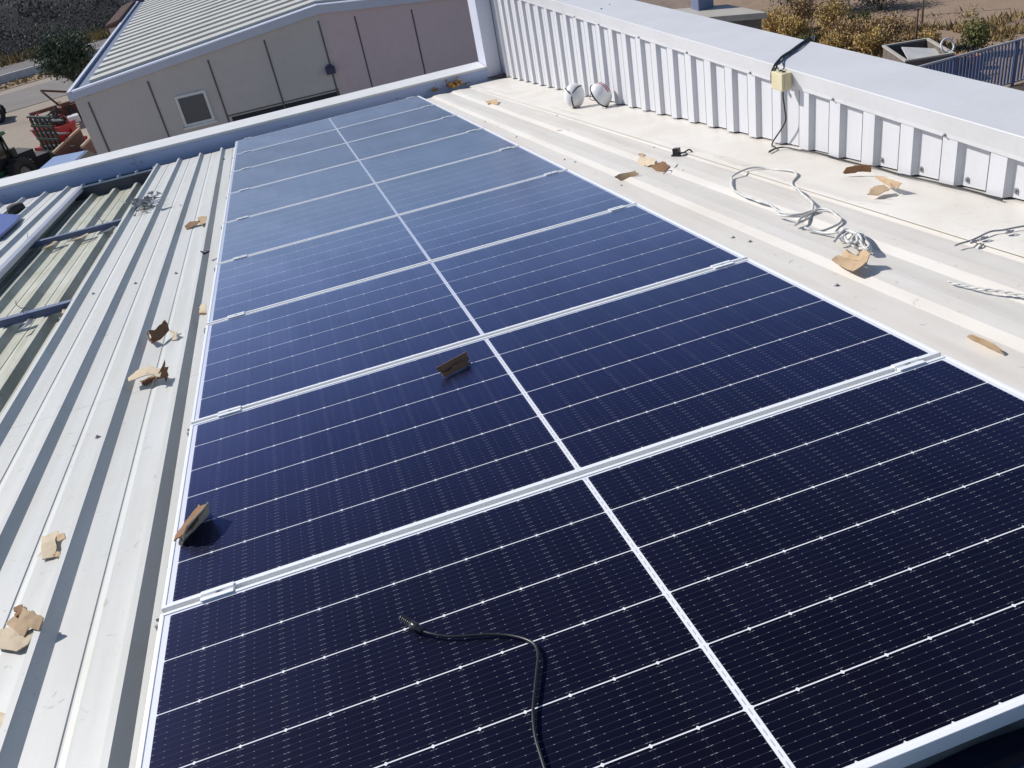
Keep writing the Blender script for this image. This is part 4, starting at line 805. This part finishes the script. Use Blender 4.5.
# far parapet (world frame)
fp = empty('low_far_parapet', wmat(0, 0, 0), 'low white-capped parapet across the lower end of the roof', 'wall')
def xbox(name, x0, x1, y0, y1, z0, z1, mat, dy=0.0):
    b = MB(); b.box(x0, x1, y0, y1, z0, z1); return bevel(b.build(name, mat, fp), .004)
FY = 9.93; FZ = -1.055
b = MB(); b.box(-4.2, -1.30, FY, FY + .4, -2.2, FZ); b.build('upstand', M_FARP, fp)
b = MB(); b.box(-1.297, 3.374, FY, FY + .4, -2.2, FZ); b.build('upstand', M_FARP, fp)
b = MB(); b.box(-4.25, 3.36, FY - .012, FY + .42, FZ + .002, FZ + .03); bevel(b.build('cap', M_CAP, fp), .004)
b = MB(); b.box(3.375, 3.63, FY - .004, FY + .42, -1.5, 1.28); b.build('jamb', M_TRIM, fp)
b = MB(); b.box(3.565, 3.575, FY - .008, FY - .001, -1.15, 1.25); b.build('jamb_seam', M_JOINT, fp)
for x in (-1.33, -1.23, .62, 2.1, -2.9): b = MB(); b.cyl((x, FY - .001, FZ - .09), (x, FY - .012, FZ - .09), .012, .010, 10); b.build('rivet', M_STEEL, fp)

# dark maroon patch and leaf litter in the far corner
b = MB(); b.slab([Vector(p) for p in D['dirt']], .01); o = b.build('corner_patch', M_MAROON); o.matrix_world = roofmat(-.03, -.10, .045); tag(o, 'dark maroon patch in the far right corner of the roof', 'sealant')
b = MB(); rl = random.Random(4); L5 = [Vector(p) for p in D['leaves']]
for k in range(700):
    t = rl.random() * 3.999; i = int(t); p = L5[i].lerp(L5[i + 1], t - i) + Vector((rl.gauss(0, .04), rl.gauss(0, .07), abs(rl.gauss(0, .035)) - .02))
    a = Vector((rl.gauss(0, 1), rl.gauss(0, 1), rl.gauss(0, 1) + .8)).normalized(); u = a.orthogonal().normalized(); w_ = a.cross(u); s = rl.uniform(.012, .028)
    b.add([p - u * s, p + w_ * s * .6, p + u * s, p - w_ * s * .6], [(0, 1, 2, 3)])
o = b.build('leaf_litter', M_LITTER, recalc=False); o.matrix_world = roofmat(-.02, -.12, .075); tag(o, 'heap of yellow fallen leaves in the gutter by the far panel corner', 'leaves', kind='stuff')

# ------------------------------------------------------------------ solar panels
def make_panel():
    e = empty('solar_panel', roofmat(0, 0, 0), 'x', 'solar panel', 'solar panels in a single row down the roof')
    f = MB(); T = .011; H = .035
    f.box(0, PW, 0, T, -H, 0); f.box(0, PW, PD - T, PD, -H, 0); f.box(0, T, T, PD - T, -H, 0); f.box(PW - T, PW, T, PD - T, -H, 0)
    fr = bevel(f.build('frame', M_ALU, e), .0012, 2)
    g_ = MB(); g_.box(T - .001, PW - T + .001, T - .001, PD - T + .001, -.008, -.0022); g_.build('cell_laminate', M_CELL, e)
    bk_ = MB(); bk_.box(T, T + .03, T, PD - T, -H, -H + .002); bk_.box(PW - T - .03, PW - T, T, PD - T, -H, -H + .002); bk_.box(PW / 2 - .25, PW / 2 - .15, .5, .56, -.03, -.008); bk_.build('junction_box', M_SOCKET, e)
    return e
YO = [0.0426, -0.0034, -0.0202, -0.0105, -0.0138, -0.0088, -0.0025, 0.0017, 0.0076, 0.0073]
pl_ = ['nearest solar panel, nearly black, with the black cable lying on it',
 'second solar panel from the camera, with cardboard scraps at its left edge and middle',
 'third solar panel from the camera, between the two widest bright rail gaps',
 'fourth solar panel from the camera', 'fifth solar panel from the camera, middle one of the row of nine',
 'sixth solar panel from the camera', 'seventh solar panel from the camera', 'eighth solar panel, last but one before the low far parapet',
 'farthest solar panel, pale with sky glare, next to the low far parapet']
pan = make_panel()
for k in range(9):
    e = pan if k == 0 else copy_tree(pan)
    y0 = (k - 1) * PITCH + YO[k] + .010
    gap = (k) * PITCH + YO[k + 1] - .010 - y0
    e.matrix_world = roofmat(0, y0, 0) @ Matrix.Diagonal((1, gap / PD, 1, 1))
    e['label'] = pl_[k]
    if k == 0: pass
# one rail under each seam
RL = ['nearest', 'second', 'third', 'fourth', 'fifth', 'sixth', 'seventh', 'eighth', 'farthest']
def rail_mesh():
    b = MB(); prof = [(-.020, -.040), (.020, -.040), (.020, -.002), (.016, 0), (.0075, 0), (.0075, -.009), (-.0075, -.009), (-.0075, 0), (-.016, 0), (-.020, -.002)]
    b.prism(prof, 'x', -.022, PW + .0, ); return b
r0 = None
for k in range(9):
    y = k * PITCH + YO[k + 1]
    if r0 is None: r0 = rail_mesh().build('mounting_rail', M_RAIL); o = r0
    else: o = link(r0.copy())
    o.matrix_world = roofmat(0, y, -.0215)
    tag(o, '%s aluminium mounting rail from the camera, showing in the gap %s' % (RL[k], 'past the last panel' if k == 8 else 'between two solar panels'), 'rail', 'mounting rails under the solar panels')
o = link(r0.copy()); o.matrix_world = roofmat(0, -PITCH + .12, -.0365); tag(o, 'aluminium mounting rail under the near edge of the nearest panel, at the lower right corner', 'rail', 'mounting rails under the solar panels')
# mid clamps
def clamp():
    e = empty('panel_clamp', roofmat(0, 0, 0), 'x', 'clamp', 'clamps holding neighbouring panels')
    b = MB(); L = .085
    b.prism([(-.021, .0015), (-.0085, .0015), (-.0085, -.012), (.0085, -.012), (.0085, .0015), (.021, .0015), (.021, .0045), (.0055, .0045), (.0055, -.009), (-.0055, -.009), (-.0055, .0045), (-.021, .0045)], 'x', -L / 2, L / 2)
    bevel(b.build('plate', M_ALU, e), .0006, 1)
    b = MB(); b.cyl((0, 0, -.009), (0, 0, -.001), .0062, n=6); b.cyl((0, 0, -.001), (0, 0, .007), .0032, n=8); b.build('bolt', M_STEEL, e)
    return e
c0 = clamp()
for k in range(9):
    for s_, x in ((0, .145), (1, 2.17)):
        e = c0 if (k == 0 and s_ == 0) else copy_tree(c0)
        e.matrix_world = roofmat(x, k * PITCH + YO[k + 1], .0006)
        e['label'] = '%s clamp from the camera on the %s side of the solar panel row' % (RL[k], 'left' if s_ == 0 else 'right')

# ------------------------------------------------------------------ cardboard scraps
SL = dict(
 a=('brown folded cardboard channel on the left roof above the pale flapped scrap', [M_CARDB, M_CARDB, M_CARDP]),
 b=('pale tan cardboard with a ragged brown end flap beside the third panel', [M_CARDP, M_CARDB, M_CARDB]),
 c=('small tan cardboard with torn tabs above the large pale double one', [M_CARDP, M_CARD, M_CARD]),
 d=('large pale cardboard folded double, at the left edge of the photo', [M_CARDP, M_CARD, M_CARDB]),
 e=('small torn cardboard with a dark ragged tail, on the roof left of the sixth panel', [M_CARD, M_CARDB]),
 f=('tiny square tan cardboard propped against the left edge of the panels', [M_CARDP, M_CARD]),
 g=('tent-folded brown cardboard lying on the second panel near its middle line', [M_CARDB, M_CARDB]),
 h=('pale cardboard angle standing on edge at the left side of the second panel', [M_CARDP, M_CARDB]),
 i=('crumpled brown cardboard near the far end of the roof, by the leaf heap', [M_CARD, M_CARDB]),
 j=('tan cardboard rolled like half a tube, beside the right edge of the panels', [M_CARD, M_CARDB]),
 k=('dark brown square cardboard on the right roof, overlapping a torn pale piece', [M_CARDB]),
 l=('torn pale cardboard lying against the dark brown square one', [M_CARDP, M_CARD]),
 m=('thin dark-ended cardboard strip on the right roof below the helmets', [M_CARD]),
 n=('reddish brown cardboard wedge at the foot of the ribbed parapet', [M_CARDB, M_CARDB]),
 o=('crumpled tan cardboard just in front of the reddish brown wedge', [M_CARD, M_CARD]),
 p=('tan cardboard tray with upright torn corners beside the tangle of white cable', [M_CARD, M_CARD]),
 q=('narrow orange-tan cardboard scrap at the right edge, nearest the first rail end', [M_CARD]),
 r=('sliver of tan cardboard cut by the left edge near the bottom', [M_CARDP]),
 s=('small pale cardboard piece at the foot of the parapet in the far right corner', [M_CARDP]))
rc = random.Random(12)
def torn(P):
    out = []; n = len(P)
    for i in range(n):
        a, b_ = P[i], P[(i + 1) % n]; e_ = b_ - a; L_ = e_.length; k = max(1, min(6, int(L_ / .012)))
        rough = rc.random() < .55
        up = Vector((0, 0, 1)); s_ = e_.cross(up); s_ = s_.normalized() if s_.length > 1e-6 else Vector()
        for q in range(k):
            p = a.lerp(b_, q / k)
            if q: p = p + s_ * (rc.gauss(0, .0035) if rough else rc.gauss(0, .0007)) 
            out.append(p)
    return out
for key, flaps in D['scraps'].items():
    lb, mats = SL[key]
    allp = [Vector(p) for f in flaps for p in f]; c = sum(allp, Vector()) / len(allp)
    zlow = min(p.z for p in allp); c.z = zlow
    groups = {}
    for fi, (f, mt) in enumerate(zip(flaps, mats)): groups.setdefault(fi, (mt, MB()))[1].card(torn([Vector(p) - c for p in f]), .0036, rc.uniform(-.5, .5))
    parts = list(groups.values())
    if len(parts) == 1:
        o = parts[0][1].build('cardboard_scrap', parts[0][0], recalc=False)
    else:
        o = link(bpy.data.objects.new('cardboard_scrap', None)); o.empty_display_size = .05
        for mt, b in parts: b.build('flap', mt, o, recalc=False)
    o.matrix_world = roofmat(c.x, c.y, c.z + .004)
    tag(o, lb, 'cardboard', 'cardboard scraps scattered over the roof')

# ------------------------------------------------------------------ cables
def roofcable(name, paths, r, mat, label, cat, wob=0.0, n=8):
    b = MB()
    for p in paths: b.tube(p, r, n, wobble=wob)
    o = b.build(name, mat, recalc=False); o.matrix_world = roofmat(0, 0, 0); return tag(o, label, cat)
Cb = D['cables']
roofcable('white_cable', [Cb[k] for k in ('loopA', 'loopB', 'loopC', 'loopD', 'bundle', 'bundle2')], .0062, M_WCABLE, 'tangled white cable with a big loop and a knotted bundle on the right roof', 'cable', .012)
roofcable('grey_cord', [Cb['thin']], .004, M_GCABLE, 'thin grey cord on the flat flashing at the right edge', 'cord', .008)
knots = MB()
for p in (Cb['thin'][2], Cb['thin'][3], Cb['thin'][6]):
    for q in range(3): knots.tube([Vector(p) + Vector((math.cos(a) * .016, math.sin(a) * .008 - .03, .003 * q)) for a in [i * .9 + q for i in range(5)]], .004, 6, sub=3)
o = knots.build('wire_offcut', M_STEEL, recalc=False); o.matrix_world = roofmat(0, 0, 0); tag(o, 'small dark knots of wire offcuts beside the thin grey cord', 'wire')
def twist(path, r, turns_per_m=45, off=.004):
    P = []; pts = [Vector(p) for p in path]
    for i in range(len(pts) - 1):
        for k in range(12): P.append(pts[i].lerp(pts[i + 1], k / 12))
    out = []
    for ph in (0, math.pi):
        s_ = 0; q = []
        for i, p in enumerate(P):
            if i: s_ += (P[i] - P[i - 1]).length
            d_ = (P[min(i + 1, len(P) - 1)] - P[max(i - 1, 0)]).normalized(); u = d_.cross(Vector((0, 0, 1))).normalized(); w_ = Vector((0, 0, 1))
            t = s_ * turns_per_m * 2 + ph; q.append(p + u * math.cos(t) * off + w_ * math.sin(t) * off)
        out.append(q)
    return out
b = MB()
for q in twist(Cb['rope'], .005, 45, .003): b.tube(q, .0034, 6, sub=1)
o = b.build('white_rope', M_WCABLE, recalc=False); o.matrix_world = roofmat(0, 0, 0); tag(o, 'twisted white rope lying in the last roof valley at the right edge', 'rope')

bc = empty('panel_cable', roofmat(0, 0, 0), 'black solar cable with a ribbed plug lying on the nearest panel', 'cable')
b = MB(); b.tube(Cb['black'], .0032, 10); b.build('sheath', M_BLACK, bc, recalc=False)
cn = [Vector(p) for p in Cb['conn']]; ax = (cn[4] - cn[0]).normalized(); Lc = (cn[5] - cn[0]).length
cm_ = Matrix.Translation(cn[0] + Vector((0, 0, 0))) @ ax.to_track_quat('Z', 'Y').to_matrix().to_4x4()
b = MB()
b.lathe([(.0001, 0), (.006, 0), (.0068, .002), (.0068, Lc * .52)] , 16, m=cm_)
for k in range(6): b.lathe([(.0066, .004 + k * .0065), (.0086, .005 + k * .0065), (.0086, .0085 + k * .0065), (.0066, .0095 + k * .0065)], 16, m=cm_)
b.lathe([(.0068, Lc * .5), (.0098, Lc * .54), (.0102, Lc * .62), (.0098, Lc * .78), (.0075, Lc * .82), (.0065, Lc * .97), (.0035, Lc * 1.02), (.0001, Lc * 1.02)], 8, m=cm_)
b.build('plug', M_SOCKET, bc, recalc=False)

# junction box on the coping and its cables
jb = empty('junction_box', wmat(3.556, 2.91, 0), 'yellowed square junction box fixed to the coping of the ribbed parapet', 'junction box')
zb = copz(2.9) + .004
b = MB(); b.box(-.052, 0, -.058, .058, zb + .0, zb + .098); bevel(b.build('body', M_BOX, jb), .006, 3)
b = MB(); b.box(-.068, -.0525, -.061, .061, zb - .002, zb + .100); bevel(b.build('lid', M_BOX, jb), .005, 3)
b = MB(); b.cyl((-.03, 0, zb - .012), (-.03, 0, zb - .0005), .010, n=12); b.cyl((-.03, .02, zb + .0985), (-.03, .02, zb + .104), .010, n=12); b.cyl((-.03, -.015, zb + .0985), (-.03, -.015, zb + .104), .010, n=12); b.build('gland', M_SOCKET, jb)
pc = empty('parapet_cable', wmat(0, 0, 0), 'black cable draped over the coping, into the junction box and down the ribbed wall', 'cable')
t1 = [Vector(p) for p in D['blacktop']]; t2 = [Vector(p) for p in D['blacktop2']]; sd3 = [Vector(p) for p in D['blackside']]
for t in (t1, t2):
    for p in t: p.z = copz(p.y) + .113 + .020
out_ = Vector((3.990, t1[0].y + .03, copz(t1[0].y) - .05))
b = MB()
for dz in (0, .013): b.tube([out_ + Vector((dz, 0, 0)), Vector((3.992 + dz, t1[0].y + .02, copz(2.9) + .09)), t1[0] + Vector((0, 0, .002 + dz))] + [p + Vector((dz * .7, 0, dz * .3)) for p in t1[1:]] + [p + Vector((-dz * .6, dz, 0)) for p in sd3[1:]], .0075, 8)
b.tube([out_ + Vector((0, -.03, 0)), Vector((3.985, t2[0].y, copz(2.9) + .11))] + t2 + [Vector((3.55, 2.93, copz(2.9) + .118)), Vector((3.535, 2.93, copz(2.9) + .105))], .0035, 8)
b.build('feed', M_BLACK, pc, recalc=False)
dr = [Vector(p) for p in D['downroof']]
for i, p in enumerate(dr):
    p.z = basez(p.y) + .016 + .001 * i * (i < 5)
    p.x = min(p.x, 3.548)
    if i > 5: p.x = 3.562 + .008 * math.sin(i * 2.3)
b = MB(); b.tube([(3.532, 2.91, zb - .008), (3.532, 2.91, zb - .06), (3.545, 2.915, zb - .13), (3.555, 2.93, zb - .22)] + [tuple(p) for p in dr], .0048, 8); b.build('tail', M_BLACK, pc, recalc=False)

# helmets lying against the wall
def helmet(x, y, rz, tilt, label, kind):
    e = link(bpy.data.objects.new('safety_helmet', None)); e.matrix_world = roofmat(x, y, ZR + .125, rz) @ Matrix.Rotation(tilt, 4, 'X') @ Matrix.Diagonal((.9, .9, .82, 1))
    tag(e, label, 'helmet', 'white safety helmets by the parapet')
    b = MB(); prof = [(.0001, .120), (.035, .117), (.070, .103), (.098, .075), (.113, .035), (.117, .0), (.117, -.02), (.113, -.02), (.110, .03), (.090, .075), (.060, .10), (.0001, .113)]
    b.lathe(prof, 28, m=Matrix.Diagonal((.92, 1.1, 1, 1)))
    b.build('shell', M_WHITE, e, recalc=False)
    if kind == 0:
        b = MB()
        for a0 in (-1.571, .73, 2.41):
            b.tube([(0.02 * math.cos(a0), .02 * math.sin(a0), .122)] + [(math.cos(a0) * r * .92, math.sin(a0) * r * 1.1, z + .003) for r, z in ((.037, .119), (.073, .105), (.101, .076), (.117, .035), (.121, -.01))], .0065, 6, sub=3)
        b.build('strap', M_BLACK, e, recalc=False)
    else:
        for dx in (-.018, .018):
            b = MB(); b.tube([(dx, math.sin(t) * .128, math.cos(t) * .122) for t in (-.3, 0, .3, .6, .9, 1.15)], .0055, 6, sub=3); b.build('stripe', M_STRIPE, e, recalc=False)
        b = MB(); b.tube([(math.cos(t) * .110, math.sin(t) * .131, -.012) for t in [i * .4488 for i in range(15)]], .007, 6, sub=3); b.build('rim', M_BLACK, e, recalc=False)
        b = MB(); b.tube([(.10, .06, -.02), (.09, .03, -.08), (.02, .0, -.10), (-.08, .03, -.08), (-.10, .06, -.02)], .004, 6); b.build('chin_strap', M_BLACK, e, recalc=False)
    return e
helmet(3.32, 6.27, R(-35), R(74), 'white helmet with a black Y-shaped strap over its dome, at the foot of the parapet', 0)
helmet(3.455, 5.93, R(40), R(58), 'white helmet with two crimson stripes and a black rim, at the foot of the parapet', 1)

# small litter
bp = [Vector(p) for p in D['bracket']]
o = None; b = MB(); b.box(-.022, .022, -.02, .02, 0, .055); b.box(-.03, .03, -.028, -.0205, 0, .02); b.tube([(.022, 0, .02), (.05, .0, .022), (.085, .02, .035), (.105, .03, .004)], .006, 6)
o = b.build('black_bracket', M_SOCKET); c = (bp[0] + bp[3]) / 2; o.matrix_world = roofmat(c.x + .03, c.y, ZR + .004, R(-50)); bevel(o, .003); tag(o, 'small black plastic bracket with a curled tail on the right roof', 'bracket')
b = MB()
for L_ in D['wires']: b.tube([Vector(p) + Vector((0, 0, .012 * (i % 2))) for i, p in enumerate(L_)], .0028, 6)
o = b.build('wire_offcut', M_STEEL, recalc=False); o.matrix_world = roofmat(0, 0, 0); tag(o, 'thin stiff wire offcuts beside the dark brown square cardboard', 'wire')
b = MB(); L_ = [Vector(p) for p in D['litter']]; c = sum(L_, Vector()) / len(L_); rr = random.Random(8)
for k in range(46):
    p = Vector((rr.gauss(0, .075), rr.gauss(0, .13), abs(rr.gauss(.02, .03))))
    q = [p + Vector((rr.gauss(0, .035), rr.gauss(0, .035), rr.gauss(0, .018))) for _ in range(4)]; b.slab(q, .001)
for k in range(4): b.tube([Vector((rr.gauss(0, .07), rr.gauss(0, .12), rr.uniform(0, .06))) for _ in range(4)], .003, 5)
o = b.build('crumpled_foil', M_SHEET); o.matrix_world = roofmat(c.x, c.y, ZR + .02); tag(o, 'crumpled dark and silver foil wrap on the left roof near the opening', 'wrap')
bl = [Vector(p) for p in D['blue']]; b = MB(); b.slab(bl, .02); o = b.build('blue_sheet', M_BLUESH); bevel(o, .006); o.matrix_world = roofmat(0, 0, 0); tag(o, 'blue plastic sheet lying on the upper left roof, cut by the left edge', 'sheet')
b = MB(); b.lathe([(.0001, .10), (.05, .10), (.085, .085), (.095, .05), (.095, .01), (.06, 0), (.0001, 0)], 20); o = b.build('drain_pot', M_DARK); o.matrix_world = roofmat(-2.50, 8.85, ZR + .001); tag(o, 'dark round pot on the roof behind the blue plastic sheet', 'pot')
pcs = MB(); o = None
for i, (key, lb) in enumerate((((564, 126), 0), ((576, 122), 0))): pass
for i, (u, x, y, rz, lb) in enumerate(((0, -.13, 4.18, .6, 'small black screw clip beside the left edge of the panels, above the tiny square cardboard'), (1, -.195, 8.9, .2, 'small dark clip on the roof left of the last panel'))):
    b = MB(); b.box(-.02, .02, -.008, .008, 0, .012); b.cyl((-.015, 0, .012), (-.03, .0, .03), .005, n=6); b.cyl((.01, 0, .006), (.035, .006, .004), .004, n=6)
    o = b.build('screw_clip', M_DARK); o.matrix_world = roofmat(x, y, ZR + (.045 if u == 0 else .002), rz); tag(o, lb, 'clip')

# added crumpled surface, stands in for the darkness in front of the nearest panel
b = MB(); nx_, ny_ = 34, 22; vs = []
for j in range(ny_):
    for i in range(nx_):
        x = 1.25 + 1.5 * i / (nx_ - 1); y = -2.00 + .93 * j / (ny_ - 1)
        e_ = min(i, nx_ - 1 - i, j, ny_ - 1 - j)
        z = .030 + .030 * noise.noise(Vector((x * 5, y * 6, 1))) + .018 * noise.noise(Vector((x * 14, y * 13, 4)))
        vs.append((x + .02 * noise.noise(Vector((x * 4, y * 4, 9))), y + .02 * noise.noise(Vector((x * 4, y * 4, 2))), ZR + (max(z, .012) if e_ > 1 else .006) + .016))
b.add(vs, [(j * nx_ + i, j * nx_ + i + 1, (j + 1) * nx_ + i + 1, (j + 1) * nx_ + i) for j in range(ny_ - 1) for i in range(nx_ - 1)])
o = b.build('dark_filler', M_DARKFILL, recalc=False); o.matrix_world = roofmat(0, 0, 0)
tag(o, 'added dark navy surface standing in for the darkness in front of the nearest solar panel, lower right corner', 'sheet')
